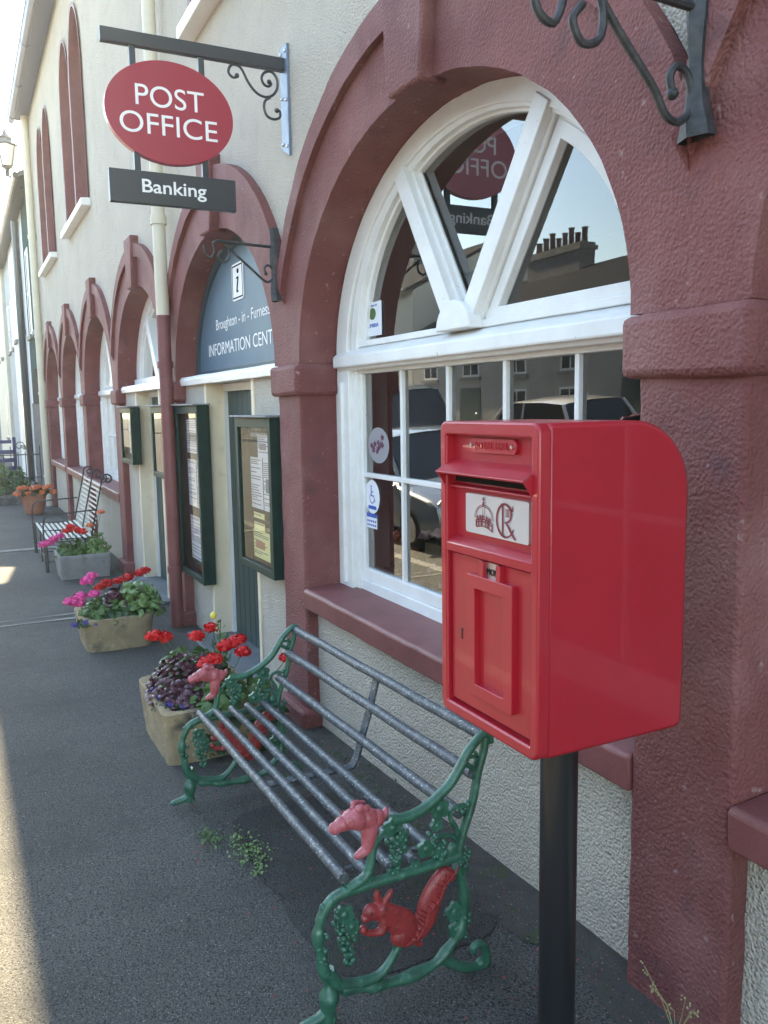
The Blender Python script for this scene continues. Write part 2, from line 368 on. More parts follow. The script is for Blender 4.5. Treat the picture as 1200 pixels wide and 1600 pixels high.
# upper wall with lancet windows
WINX = [-15.85, -12.02, -4.8, -1.2, 2.0]
ZT = 7.22
def lancet_top(d, hw, zs, rise):  # pointed arch
    q = abs(d)/hw
    return zs+rise*sqrt(max(0, 1-q**1.6)) if q < 1 else zs
xl, xr = -18.45, cx(-2)+1.37
cols = set([xl, xr]); x = xl
while x < xr: cols.add(round(x, 3)); x += .5
OPEN = []
for wx in WINX:
    for s in (-1, 1):
        m0 = wx+s*.56
        OPEN.append((m0, .51))
        for j in range(-12, 13): cols.add(round(m0+.51*j/12, 3))
    cols.add(round(wx, 3))
cols = sorted(cols)
b = MB()
def opening(x0, x1):
    xm = (x0+x1)/2
    for m0, hw in OPEN:
        if abs(xm-m0) < hw: return m0, hw
    return None
SILLZ = 4.12
for a, c_ in zip(cols[:-1], cols[1:]):
    if a > xr-1e-6: continue
    op = opening(a, c_)
    def q(z0a, z0b, z1a, z1b): b.add([(a, WY, z0a), (c_, WY, z0b), (c_, WY, z1b), (a, WY, z1a)], [(0, 1, 2, 3)])
    if op is None: q(3.3, 3.3, ZT, ZT)
    else:
        m0, hw = op; ta = lancet_top(a-m0, hw, 5.75, .72); tb = lancet_top(c_-m0, hw, 5.75, .72)
        q(3.3, 3.3, SILLZ, SILLZ); q(ta, tb, ZT, ZT)
# strip between the last pier and the corner
b.box(-18.45, -17.93, WY, .4, -.6, 3.3)
b.obj('upper_wall', CREAM, town)
b = MB(); b.box(-18.45, -18.40, WY+.01, 7.5, -.6, ZT-.01); b.box(xr, xr+.05, .03, 7.5, -.6, ZT-.01); b.obj('end_wall', CREAM, town)
for m0, hw in OPEN:                        # lancets: maroon reveal, frame, pane
    b = MB(); n = 22; prof = [(m0-hw, SILLZ)]+[(m0+hw*(-1+2*j/n), lancet_top(hw*(-1+2*j/n), hw, 5.75, .72)) for j in range(n+1)]+[(m0+hw, SILLZ)]
    b.grid([[(px, -.006+.026*0+WY-.02, pz) for px, pz in [(p[0]+(.05 if p[0] > m0 else -.05)*(1 if i in (0, len(prof)-1) else 1), p[1]+.03*(0 if i in (0, len(prof)-1) else 1)) for i, p in enumerate(prof)]],
            [(px, WY-.02, pz) for px, pz in prof], [(px, .30, pz) for px, pz in prof]])
    wn = b.obj('lancet_window', MAROON_S, town)
    b = MB(); b.box(m0-hw, m0-hw+.05, .28, .34, SILLZ, 6.1); b.box(m0+hw-.05, m0+hw, .28, .34, SILLZ, 6.1); b.box(m0-.02, m0+.02, .285, .335, SILLZ, 6.4); b.box(m0-hw, m0+hw, .282, .337, 5.0, 5.05)
    b.box(m0-hw, m0+hw, .28, .34, SILLZ, SILLZ+.06); b.obj('frame', WHITE, wn)
    b = MB(); b.box(m0-hw, m0+hw, .31, .316, SILLZ, 6.5); b.obj('pane', GLASS, wn)
for wx in WINX:
    b = MB(); b.prism([(-.09, SILLZ-.10), (-.09, SILLZ-.015), (.3, SILLZ+.012), (.3, SILLZ-.10)], 0, wx-1.12, wx+1.12); b.obj('window_sill', WHITE, town, bevel=.008)
    
# eaves, gutter, roof
b = MB(); b.box(-18.5, xr+.1, -.2, .1, ZT-.02, ZT+.05); b.obj('soffit', GUTTER, town)
b = MB()
gut = [(-.20, ZT+.02), (-.215, ZT-.05), (-.26, ZT-.085), (-.31, ZT-.05), (-.33, ZT+.06), (-.315, ZT+.06), (-.298, ZT-.035), (-.26, ZT-.068), (-.225, ZT-.035), (-.205, ZT+.03)]
b.prism(gut, 0, -18.55, xr+.1)
for i in range(14): b.prism([(-.34, ZT+.07), (-.31, ZT-.062), (-.26, ZT-.1), (-.2, ZT-.06), (-.2, ZT-.04), (-.26, ZT-.08), (-.30, ZT-.05), (-.325, ZT+.07)], 0, -18.3+i*1.8, -18.25+i*1.8)
b.obj('gutter', GUTTER, town)
b = MB(); b.prism([(-.34, ZT+.05), (-.30, ZT+.11), (4.0, ZT+2.6), (8.0, ZT+.1), (8.0, ZT), (4.0, ZT+2.45)], 0, -18.6, xr+.15); b.obj('roof', ROOFM, town)
b = MB(); b.box(-18.4, xr, 7.4, 7.5, -.6, ZT+.05); b.obj('rear_wall', CREAM, town)
# dark rooms behind the openings
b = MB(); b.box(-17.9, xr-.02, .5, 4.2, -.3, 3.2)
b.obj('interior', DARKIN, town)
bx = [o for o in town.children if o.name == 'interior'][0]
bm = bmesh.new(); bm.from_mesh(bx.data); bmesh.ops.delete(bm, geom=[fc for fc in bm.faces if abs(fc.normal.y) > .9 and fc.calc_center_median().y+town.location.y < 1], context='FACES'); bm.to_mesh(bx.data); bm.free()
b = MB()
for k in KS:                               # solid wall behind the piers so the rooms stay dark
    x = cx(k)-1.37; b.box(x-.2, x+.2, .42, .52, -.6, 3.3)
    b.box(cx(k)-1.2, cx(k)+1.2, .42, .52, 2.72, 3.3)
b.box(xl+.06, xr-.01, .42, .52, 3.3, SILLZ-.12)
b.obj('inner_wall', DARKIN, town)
# ---- arched window, sill and panel (bay 0 built, the others copied)
def ring(b, c, a1, b1, a2, b2, z0, y0, y1, t0=0, t1=pi, n=40):
    T = [t0+(t1-t0)*i/n for i in range(n+1)]
    P = lambda a, bb, y: [(c+a*cos(t), y, z0+bb*sin(t)) for t in T]
    b.grid([P(a1, b1, y1), P(a1, b1, y0), P(a2, b2, y0), P(a2, b2, y1)])
c = cx(0); wc = c+.045
b = MB()
# outer arched lining, stepped
ring(b, wc-.03, 1.19, .935, 1.06, .855, ZS, .20, .42)
ring(b, wc, 1.07, .865, 1.00, .815, ZS+.02, .215, .42)
ring(b, wc, 1.01, .822, .955, .775, ZS+.05, .24, .30)
# jambs
b.box(c-1.19, c-1.03, .20, .42, .62, ZS+.02); b.box(c-1.045, c-.985, .225, .40, .64, ZS); b.box(c-1.12, c-1.09, .185, .21, .66, 1.70)
b.box(c+1.115, c+1.225, .20, .42, .62, ZS+.02)
b.box(c-1.0, c-.965, .245, .31, .69, 1.745); b.box(c+1.075, c+1.13, .245, .31, .69, 1.745)
b.box(c-1.03, c+1.13, .235, .33, .625, .695); b.box(c-1.0, c+1.1, .245, .31, .695, .755)
# transom with moulded nose, fan base rail
b.prism([(.176, 1.770), (.170, 1.776), (.170, 1.824), (.182, 1.836), (.24, 1.868), (.42, 1.868), (.42, 1.755), (.20, 1.755), (.19, 1.772)], 0, c-1.15, c+1.15)
b.box(c-1.0, c+1.1, .24, .31, 1.737, 1.757); b.box(c-.98, c+1.04, .225, .32, 1.866, 1.895)
fr = b.obj('arched_window', WHITE, town, bevel=.004, rough=.0012, cell=.12)
# glazing bars of the sash
b = MB()
for x in (-.555, -.145, .265, .675): b.box(c+x-.011, c+x+.011, .248, .285, .75, 1.742)
b.box(c-.97, c+1.08, .2485, .2845, 1.222, 1.245)
b.obj('glazing_bars', WHITE, fr, bevel=.003)
# spokes of the fan
def bar(b, p, q, w_, y0, y1):
    p = Vector((p[0], 0, p[1])); q = Vector((q[0], 0, q[1])); d = (q-p).normalized(); n = Vector((-d.z, 0, d.x))*w_/2
    P = [p-n, p+n, q+n, q-n]; b.add([(v.x, y0, v.z) for v in P]+[(v.x, y1, v.z) for v in P], [(0, 1, 2, 3), (7, 6, 5, 4), (0, 4, 5, 1), (1, 5, 6, 2), (2, 6, 7, 3), (3, 7, 4, 0)])
hx = c+.03
b = MB()
for s, ex in ((-1, .475), (1, .525)):
    bar(b, (hx+s*.05, 1.90), (hx+s*ex, 2.565), .085, .190, .3); bar(b, (hx+s*.05, 1.90), (hx+s*ex, 2.565), .12, .222, .28); bar(b, (hx+s*.05, 1.90), (hx+s*ex, 2.565), .15, .246, .26)
# opening casement on the right
T0 = math.acos(.55/.955)
bar(b, (hx+.17, 1.915), (hx+.575, 2.48), .05, .235, .275); bar(b, (hx+.13, 1.912), (hx+.95, 1.912), .045, .2352, .2752)
ring(b, wc, .96, .78, .905, .725, ZS+.05, .2354, .2754, 0.03, T0)
b.obj('spoke', WHITE, fr, bevel=.004)
b = MB(); n = 16; hub = [(hx+.125*cos(pi*i/n), 1.866+.115*sin(pi*i/n)) for i in range(n+1)]; b.prism(hub, 1, .165, .24)
b.obj('hub', WHITE, fr, bevel=.006)
b = MB(); b.add([(c-.97, .266, .75), (c+1.08, .266, .75), (c+1.08, .266, 1.74), (c-.97, .266, 1.74)], [(0, 1, 2, 3)]); b.obj('pane', GLASS, fr)
b = MB(); T = [pi*i/40 for i in range(41)]
P = [(wc+.965*cos(t), .268, ZS+.05+.785*sin(t)) for t in T]; b.add([(wc, .268, 1.85)]+P, [(0, i+2, i+1) for i in range(40)]); b.obj('pane', GLASS, fr)
b = MB(); b.prism([(-.008, .525), (-.012, .618), (0, .63), (.24, .642), (.24, .525)], 0, c-1.186, c+1.221)
sill = b.obj('window_sill', MAROON_S, town, bevel=.006, rough=.003, cell=.06)
b = MB(); b.box(c-1.187, c+1.23, .065, .3, -.75, .53)
panel = b.obj('wall_panel', CREAM, town, rough=.004, cell=.06)
for k in KS:
    if k in (0, 1, 2): continue
    for o in (fr, sill, panel): shift_copy(o, town, (-PITCHX*k, 0, 0))
# ---- door bays
def door_bay(k, mirror):
    c = cx(k); dz = gz(c)
    xa, xb = c-1.19, c+1.23; d0, d1 = c-.565, c+.60
    for u0, u1 in ((xa, d0), (d1, xb)): b = MB(); b.box(u0, u1, .07, .42, dz-.1, 1.76); b.obj('door_surround', CREAM, town, rough=.003, cell=.07)
    for u0, u1 in ((d0-.002, d0+.045), (d1-.05, d1+.002)): b = MB(); b.box(u0, u1, .06, .40, dz, 1.757); b.obj('door_lining', CREAM_S, town, bevel=.004)
    b = MB(); b.box(d0+.045, d0+.075, .19, .42, dz, 1.757); b.box(d1-.13, d1-.05, .19, .42, dz, 1.757); b.box(d0+.075, d1-.13, .19, .42, 1.70, 1.757)
    dr = b.obj('door', WHITE, town, bevel=.004)
    b = MB(); n = 8; wd = (d1-d0-.205)/n
    for i in range(n): b.box(d0+.075+i*wd+.004, d0+.075+(i+1)*wd-.004, .215, .25, dz+.02, 1.70)
    b.box(d0+.075, d1-.13, .225, .26, dz+.02, 1.70); b.obj('door_leaf', DOORG, dr, bevel=.003)
    b = MB(); b.ell((d1-.22, .18, .75), .025); b.tube([(d1-.22, .22, .75), (d1-.22, .18, .75)], .01); b.obj('door_handle', BLACKM, dr)
    b = MB(); b.prism([(.03, 1.755), (.025, 1.80), (.045, 1.825), (.42, 1.835), (.42, 1.758), (.06, 1.758)], 0, c-1.18, c+1.18); b.obj('lintel', WHITE, town, bevel=.004, rough=.003, cell=.1)
    b = MB(); b.box(d0-.12, d1+.1, -.12, .36, dz-.05, dz+.055); b.obj('door_step', SLATE, town, bevel=.01)
door_bay(1, 0); door_bay(2, 1)
# arched fanlight over the second door
b = MB(); c = cx(2)
ring(b, c, 1.19, .935, 1.02, .80, ZS, .20, .42); ring(b, c, 1.03, .81, .97, .75, ZS+.02, .23, .3)
for s in (-1, 1): bar(b, (c+s*.04, 1.86), (c+s*.5, 2.5), .12, .19, .3)
b.box(c-1.15, c+1.15, .17, .4, 1.835, 1.90)
fl = b.obj('fanlight', WHITE, town, bevel=.004); b = MB()
P = [(c+1.0*cos(t), .27, ZS+.02+.78*sin(t)) for t in T]; b.add([(c, .27, 1.85)]+P, [(0, i+2, i+1) for i in range(40)]); b.obj('pane', GLASS, fl)
# downpipes, joint collars
def pipe(px, py, ztop, zchange, zbot, r=.055, name='downpipe'):
    b = MB(); b.tube([(px, py, ztop), (px, py, zchange)], r, 14)
    for z in ((3.0, 4.9) if ztop > 4 else ()): b.tube([(px, py, z), (px, py, z+.07)], r+.012, 14)
    p = b.obj(name, CREAMPIPE, town)
    b = MB(); b.tube([(px, py, zchange), (px, py, zbot)], r+.001, 14)
    for z in ((.25, 1.9) if ztop > 4 else ()): b.tube([(px, py, z), (px, py, z+.05)], r+.012, 14)
    if name == 'downpipe': b.obj('painted_pipe_length', MAROON_S, p)
    else: b.obj('lower_pipe_length', CREAMPIPE, p)
    return p
pipe(-6.80, -.075, ZT, 2.31, gz(-6.8)+.0, r=.052)
pipe(-18.1, -.06, ZT-.05, 2.2, gz(-18), r=.07, name='corner_downpipe')
pipe(-1.395, -.002, 3.6, 2.46, 2.44, r=.013, name='short_pipe')
# conduit and clips near the sign
# ------------------------------------------------------------------ information sign over door
c = cx(1)
t = thing('information_sign', 'blue arched board over the door reading Broughton-in-Furness Information Centre in white', 'sign', (c, .17, 1.84))
b = MB(); n = 40; arc = lambda a, bb: [(c+a*cos(pi*i/n), 1.842+bb*sin(pi*i/n)) for i in range(n+1)]
b.prism(arc(1.13, .83), 1, .185, .22); b.obj('board', BLUE, t)
b = MB(); ring(b, c, 1.175, .875, 1.115, .815, 1.842, .165, .22); b.box(c-1.17, c+1.17, .168, .185, 1.838, 1.862); b.obj('frame', BLUED, t)
text('lettering', 'INFORMATION CENTRE', LETTER, t, (c-.01, .183, 2.012), (1, 0, 0), (0, 0, 1), .1, fit=(1.64, .088), bold=.0)
text('lettering', 'Broughton - in - Furness', LETTER, t, (c, .183, 2.175), (1, 0, 0), (0, 0, 1), .1, fit=(1.21, .098), bold=0)
def rrect(x0, x1, z0, z1, r, n=5):
    P = []
    for (a, bq, s) in ((x1-r, z1-r, 0), (x0+r, z1-r, 1), (x0+r, z0+r, 2), (x1-r, z0+r, 3)):
        P += [(a+r*cos(pi/2*(s+i/n)), bq+r*sin(pi/2*(s+i/n))) for i in range(n+1)]
    return P
b = MB(); b.prism(rrect(c-.155, c+.105, 2.305, 2.55, .03), 1, .179, .186); sy = b.obj('symbol', LETTER, t)
b = MB(); b.box(c-.135, c+.085, .1765, .18, 2.528, 2.536); b.box(c-.135, c+.085, .1765, .18, 2.318, 2.326); b.box(c-.137, c-.133, .1765, .18, 2.318, 2.536); b.box(c+.083, c+.087, .1765, .18, 2.318, 2.536)
b.ell((c-.01, .178, 2.495), (.022, .003, .017)); bar(b, (c-.005, 2.455), (c-.04, 2.365), .022, .1765, .18); bar(b, (c-.045, 2.45), (c+.0, 2.455), .01, .1762, .1798); bar(b, (c-.045, 2.362), (c-.01, 2.362), .012, .1762, .1798)
b.obj('information_mark', BLACKL, sy)

# ------------------------------------------------------------------ pillar box on a post
x0, x1, y0, y1, zb, zt = -1.690, -1.316, -.552, -.160, .853, 1.541
ctr = ((x0+x1)/2, (y0+y1)/2)
pb = thing('post_box', 'red metal post box with cypher plate, raised on a black post by the window', 'post box', (ctr[0], ctr[1], gz(-1.5)))
# shell: side profile (y,z) with a rounded back top, slightly rounded verticals
prof = [(y0+.012, zb), (y1-.02, zb), (y1-.006, zb+.006), (y1, zb+.02)]
rr_ = .155
prof += [(y1-rr_+rr_*cos(a), zt-rr_+rr_*sin(a)) for a in [pi/2*i/14 for i in range(15)]]
prof += [(y0+.012, zt)]
b = MB(); b.prism(prof, 0, x0, x1); b.obj('body', POSTRED, pb, bevel=.010, ang=50)
# front frame: rounded rectangular rim around the recess
def frame_ring(b, xo0, xo1, zo0, zo1, ro, xi0, xi1, zi0, zi1, ri, ya, yb):
    o_ = rrect(xo0, xo1, zo0, zo1, ro, 6); i_ = rrect(xi0, xi1, zi0, zi1, ri, 6); n = len(o_)
    vs = [(p[0], ya, p[1]) for p in o_]+[(p[0], ya, p[1]) for p in i_]+[(p[0], yb, p[1]) for p in o_]+[(p[0], yb, p[1]) for p in i_]
    fs = []
    for i in range(n):
        j = (i+1) % n; fs += [(i, j, n+j, n+i), (2*n+i, 3*n+i, 3*n+j, 2*n+j), (i, 2*n+i, 2*n+j, j), (n+i, n+j, 3*n+j, 3*n+i)]
    b.add(vs, fs)
b = MB(); frame_ring(b, x0-.001, x1+.001, zb-.001, zt+.001, .022, x0+.024, x1-.024, zb+.026, zt-.03, .004, y0-.012, y0+.02)
b.obj('front_frame', POSTRED, pb, bevel=.005)
b = MB(); b.prism([(y0-.011, 1.262), (y0-.011, 1.242), (y0+.014, 1.242), (y0+.014, 1.276), (y0+.006, 1.276)], 0, x0+.02, x1-.02)
b.prism([(y0-.004, 1.446), (y0+.012, 1.456), (y0+.02, 1.446)], 0, x0+.024, x1-.024)
b.prism([(y0-.002, 1.396), (y0+.014, 1.402), (y0+.02, 1.392), (y0-.002, 1.390)], 0, x0+.024, x1-.024); b.obj('cross_rail', POSTRED, pb, bevel=.002)
# letter slot and hood
b = MB(); b.box(x0+.03, x1-.03, y0-.001+.012, y0+.0125, 1.404, 1.432); b.obj('letter_slot', BLACKL, pb)
b = MB()
hx0, hx1 = x0+.018, x1-.018
V = [(hx0, y0+.006, 1.452), (hx1, y0+.006, 1.452), (hx1, y0-.037, 1.428), (hx0, y0-.037, 1.428), (hx0, y0-.034, 1.423), (hx1, y0-.034, 1.423), (hx1, y0+.006, 1.446), (hx0, y0+.006, 1.446)]
b.add(V, [(0, 3, 2, 1), (3, 4, 5, 2), (4, 7, 6, 5), (0, 1, 6, 7)])
for xs in (hx0, hx1-.004): b.prism([(y0+.008, 1.451), (y0-.036, 1.427), (y0+.002, 1.376), (y0+.008, 1.376)], 0, xs, xs+.004)
b.obj('hood', POSTRED, pb, bevel=.0015, ang=30)
# maker plate
b = MB(); b.prism(rrect(-1.59, -1.41, 1.474, 1.506, .014), 1, y0+.003, y0+.013); mp = b.obj('name_plate', POSTRED, pb, bevel=.001)
b = MB()
for sx_ in (-1.577, -1.423): b.tube([(sx_, y0+.006, 1.490), (sx_, y0-.001, 1.490)], [.0055, .004], 10)
b.obj('screw', STEEL, mp)
text('embossed_lettering', 'ROYAL MAIL', POSTRED, mp, (-1.50, y0+.002, 1.490), (1, 0, 0), (0, 0, 1), .02, ext=.003, fit=(.128, .015), bold=0)
# cypher plate
px0, px1, pz0, pz1 = -1.605, -1.368, 1.293, 1.381
b = MB(); b.prism(rrect(px0, px1, pz0, pz1, .005), 1, y0+.004, y0+.0128); cp = b.obj('cypher_plate', PLATE, pb)
yy = y0+.0034
def W(u, v): return (px0+(px1-px0)*u, pz0+(pz1-pz0)*v)       # plate coordinates 0..1
b = MB()
def strk(P, r0, m=b):
    P = [W(*p) for p in P]; n = len(P); r = r0 if hasattr(r0, '__len__') else [r0]*n; L = []; Rr = []
    for i, p in enumerate(P):
        q = P[min(i+1, n-1)]; o = P[max(i-1, 0)]; d = Vector((q[0]-o[0], q[1]-o[1])); d = d.normalized() if d.length else Vector((1, 0)); nn = Vector((-d.y, d.x))*r[i]
        L.append((p[0]+nn.x, yy, p[1]+nn.y)); Rr.append((p[0]-nn.x, yy, p[1]-nn.y))
    m.grid([L, Rr])
def arcp(cu, cv, ru, rv, a0, a1, n=20): return [(cu+ru*cos(radians(a0+(a1-a0)*i/n)), cv+rv*sin(radians(a0+(a1-a0)*i/n))) for i in range(n+1)]
yy = y0+.0030; strk(arcp(.66, .47, .135, .40, 38, 322, 30), [.0012+.0022*sin(pi*i/30)**1 for i in range(31)])
strk([(.765, .72), (.775, .86)], [.003, .0008]); strk([(.765, .22), (.79, .30)], [.0025, .0008])
yy = y0+.0026; strk([(.62, .09), (.62, .86)], .0030); strk([(.595, .095), (.655, .095)], .0014); strk([(.590, .855), (.64, .855)], .0012)
yy = y0+.0028; strk(arcp(.655, .64, .095, .215, 100, -95, 22), [.0012+.002*sin(pi*i/22) for i in range(23)])
yy = y0+.0024; strk([(.66, .43), (.70, .36), (.76, .18), (.80, .08), (.825, .06)], [.001, .003, .0034, .0026, .001])
for i in range(3): yy = y0+.0025; strk([(.673+.020*i, .58), (.673+.020*i, .74)], .0012)
yy = y0+.0022; strk([(.662, .745), (.727, .745)], .0007); strk([(.662, .575), (.727, .575)], .0007)
# crown
yy = y0+.0030; band = [(.195+.26*t, .27-.07*(4*t*(1-t))*-1-.05*t) for t in [i/12 for i in range(13)]]
for j, (off, rad) in enumerate(((-.10, .0011), (.02, .0011), (.085, .0012))): yy = y0+.0030-.0002*j; strk([(u+(-.012 if u < .3 else .012)*(off+.1)*4, v+off) for u, v in band], rad)
for i in range(6):
    u, v = band[min(12, int(i*2.4))]
    yy = y0+.0022; strk([(u, v-.09), (u, v+.085)], .0022 if i % 2 else .0034)
for i in range(5):
    u, v = band[1+i*2+(i > 2)]
    yy = y0+.0021; strk([(u, v+.07), (u, v+.21)], [.0036, .0008]); yy = y0+.0020; strk([(u-.018, v+.15), (u+.018, v+.15)], .0016)
for sgn, e1_ in ((-1, 180), (1, 0)):
    for dr_ in (0, .02): yy = y0+.0029; strk(arcp(.315, .40, .155-dr_, .36-dr_*2, e1_, 90, 14), .0008)
yy = y0+.0023; strk([(.30, .42), (.30, .74)], .0007); strk([(.33, .42), (.33, .74)], .0007)
yy = y0+.0019; strk([(.315, .74), (.315, .84)], [.0042, .0035]); strk([(.315, .84), (.315, .96)], [.0012, .0026]); yy = y0+.0018; strk([(.29, .90), (.34, .90)], .0014)
b.obj('cypher', INKRED, cp, smooth=False)
# door with raised frame and tab holder
b = MB(); b.box(x0+.03, x1-.03, y0+.0, y0+.02, zb+.034, 1.238); dr = b.obj('door', POSTRED, pb, bevel=.0015)
b = MB(); frame_ring(b, -1.574, -1.401, .925, 1.203, .003, -1.544, -1.432, .953, 1.179-.006, .001, y0-.014, y0+.004); b.obj('raised_frame', POSTRED, dr, bevel=.0015)
b = MB(); frame_ring(b, -1.528, -1.447, 1.195, 1.258-.022, .002, -1.512, -1.463, 1.199, 1.2355-.0015, .001, y0-.010, y0+.002)
b = MB(); b.box(-1.528, -1.5125, y0-.012, y0+.002, 1.196, 1.2375); b.box(-1.4625, -1.447, y0-.012, y0+.002, 1.196, 1.2375); b.obj('tab_holder', POSTRED, dr, bevel=.001)
b = MB(); b.box(-1.512, -1.463, y0-.003, y0+.001, 1.199, 1.2365); tb = b.obj('collection_tab', STEEL, dr); text('tab_lettering', 'MON', BLACKL, tb, (-1.487, y0-.004, 1.217), (1, 0, 0), (0, 0, 1), .02, fit=(.042, .014))
b = MB(); b.tube([(-1.617, y0-.002, 1.060), (-1.617, y0+.004, 1.060)], .0042, 12); b.box(-1.6192, -1.6148, y0-.0018, y0+.003, 1.038, 1.058); b.obj('keyhole', BLACKM, dr)
b = MB(); b.tube([(-1.508, -.352, gz(-1.5)-.05), (-1.508, -.352, zb+.003)], .0445, 32); b.tube([(-1.508, -.352, gz(-1.5)-.02), (-1.508, -.352, gz(-1.5)+.012)], .11, 32); b.obj('post', BLACKM, pb)

# ------------------------------------------------------------------ cast iron bench
TL = math.atan(.045/1.52)
bench = thing('park_bench', 'garden bench of worn grey metal tubes between green cast ends with red squirrels', 'bench', (-1.90, -.5, 0))
bench.rotation_euler = (0, 0, 0)
BE = -3.42                                  # far end plane; the seat falls with the pavement
def end_casting(xp, dz):
    """one cast end in the plane x = xp"""
    P = lambda L, n=4, dx=0: [(xp+dx, p.x, p.y+dz) for p in smoothp([Vector(q) for q in L], n)]
    def taper(n, r0, r1, r2): return [r0+(r1-r0)*2*i/(n-1) if i < n/2 else r1+(r2-r1)*(2*i/(n-1)-1) for i in range(n)]
    b = MB()
    arm = P([(-.283, .628), (-.292, .655), (-.31, .657), (-.334, .639), (-.361, .612), (-.384, .576), (-.42, .532), (-.479, .493), (-.531, .473), (-.565, .47), (-.602, .474)]); b.tube(arm, taper(len(arm), .011, .0145, .015), 10)
    u = P([(-.301, .65), (-.306, .609), (-.325, .551), (-.343, .465), (-.367, .404), (-.385, .347), (-.39, .30)]); b.tube(u, .0115, 8, sx=1.2)
    b.tube(P([(-.334, .61), (-.330, .59), (-.345, .565)]), .006, 6); b.tube(P([(-.36, .60), (-.325, .595)]), .006, 6)
    b.tube(P([(-.372, .585), (-.335, .56)]), .008, 6)
    s_ = P([(-.388, .318), (-.467, .311), (-.558, .309), (-.634, .31), (-.686, .308), (-.742, .308), (-.782, .298)]); b.tube(s_, .0145, 10)
    b.tube(P([(-.648, .44), (-.661, .39), (-.668, .359), (-.685, .331), (-.736, .313)]), [.010+.006*i/16 for i in range(17)], 10)
    b.tube(P([(-.607, .455), (-.632, .44), (-.655, .405)]), .006, 6)
    fl_ = P([(-.742, .311), (-.776, .300), (-.797, .279), (-.814, .245), (-.822, .204), (-.817, .148), (-.803, .087), (-.795, .046), (-.797, .003), (-.803, -.040)]); n = len(fl_)
    b.tube(fl_, [.014+.004*sin(i*.9)*(i > 12)+(.012*max(0, sin((i-n*.72)/(n*.28)*pi)) if i > n*.72 else 0) for i in range(n)], 10)
    b.tube(P([(-.797, -.01), (-.822, -.026), (-.850, -.030), (-.872, -.034)]), [.018-.007*i/12 for i in range(13)], 8)
    for q in ((-.868, -.034, .013), (-.85, -.036, .012), (-.79, -.036, .016)): b.ell((xp, q[0], q[1]+dz), (q[2]*1.3, q[2], q[2]*.8), 8, 6)
    b.ell((xp, -.78, .288+dz), (.012, .02, .012), 8, 6); b.ell((xp, -.805, .283+dz), (.01, .011, .011), 8, 6)
    b.tube(P([(-.796, .10), (-.775, .062), (-.748, .044), (-.68, .032), (-.640, .040), (-.610, .068), (-.588, .100), (-.578, .118)]), [.019-.010*i/28 for i in range(29)], 8)
    b.tube(P([(-.76, .036), (-.70, .020), (-.651, .008), (-.562, .0), (-.47, .012), (-.425, .045), (-.39, .085), (-.373, .149), (-.376, .221), (-.392, .285)]), [.016+.003*sin(i*1.1) for i in range(37)], 10)
    b.tube(P([(-.450, .022), (-.42, .0), (-.387, -.024), (-.321, -.048), (-.297, -.034), (-.303, .008), (-.325, .026), (-.343, .018), (-.338, .004)]), [.017-.007*i/32 for i in range(33)], 8)
    b.ell((xp, -.315, -.035+dz), (.016, .02, .014), 8, 6)
    b.tube(P([(-.395, .31), (-.399, .363), (-.422, .385), (-.448, .388)]), .007, 6); b.tube(P([(-.392, .336), (-.396, .395), (-.417, .433), (-.412, .456), (-.389, .463), (-.366, .458)]), .0075, 6)
    b.ell((xp, -.410, .335+dz), (.009, .022, .026), 8, 6)
    for (yy_, zz_) in ((-.36, .462), (-.378, .445)): b.ell((xp, yy_, zz_+dz), .010, 8, 6)
    # vine leaves: lobed thick plates
    rl = random.Random(3)
    def leaf(y, z, s, a0, dx=0):
        L = []
        for i in range(20): a = 2*pi*i/20; rr2 = s*(.72+.28*abs(cos(2.5*a))); L.append((y+rr2*cos(a+a0), z+dz+rr2*sin(a+a0)))
        k = len(b.v); b.prism(L, 0, xp+dx-.006, xp+dx+.006)
        b.ell((xp+dx, y, z+dz), (.011, s*.5, s*.5), 8, 6)
    for q in ((-.598, .452, .030, .2), (-.578, .415, .026, 1), (-.452, .470, .032, .5), (-.462, .425, .020, 2), (-.497, .365, .028, 1.5), (-.455, .355, .022, .3), (-.745, .245, .030, .8), (-.725, .205, .024, 2), (-.405, .150, .032, .4), (-.40, .095, .026, 1.4), (-.672, .322, .018, .2), (-.60, .322, .018, 1), (-.53, .325, .016, 2.2), (-.588, .105, .016, .1)): leaf(*q)
    # grapes
    def grapes(y, z, wid, hh, n, r=.0085):
        for i in range(n):
            t = (i+.5)/n; wv = wid*(1-t)**.6*.9+.003
            b.ell((xp+rl.uniform(-.009, .009), y+rl.uniform(-wv, wv), z+dz-hh*t), r*rl.uniform(.85, 1.1), 8, 6)
    grapes(-.585, .435, .034, .105, 42); grapes(-.455, .40, .030, .085, 30); grapes(-.735, .185, .026, .09, 30); grapes(-.372, .335, .017, .075, 18, .008); grapes(-.812, .215, .014, .13, 24, .009); grapes(-.372, .14, .014, .08, 16, .009); grapes(-.76, .26, .02, .1, 16)
    ec = b.obj('cast_end', BENCHG, bench, ang=60)
    # crouching squirrel, tail up
    b = MB()
    E_ = lambda y, z, ry, rz, rx=.016, rot=0: b.ell((xp, y, z+dz), (rx, ry, rz), 14, 10, Matrix.Rotation(rot, 3, 'X'))
    def chain(L, r, rx, n=6):
        Q = smoothp([Vector(q) for q in L], n); m_ = len(Q)
        for i, p in enumerate(Q):
            t = i/(m_-1); j = t*(len(r)-1); a = int(min(j, len(r)-2)); rad = r[a]+(r[a+1]-r[a])*(j-a); b.ell((xp, p.x, p.y+dz), (min(rx, rad), rad, rad), 12, 8)
    chain([(-.635, .222), (-.606, .197), (-.578, .172), (-.562, .148)], [.028, .034, .041, .043], .018, 5)
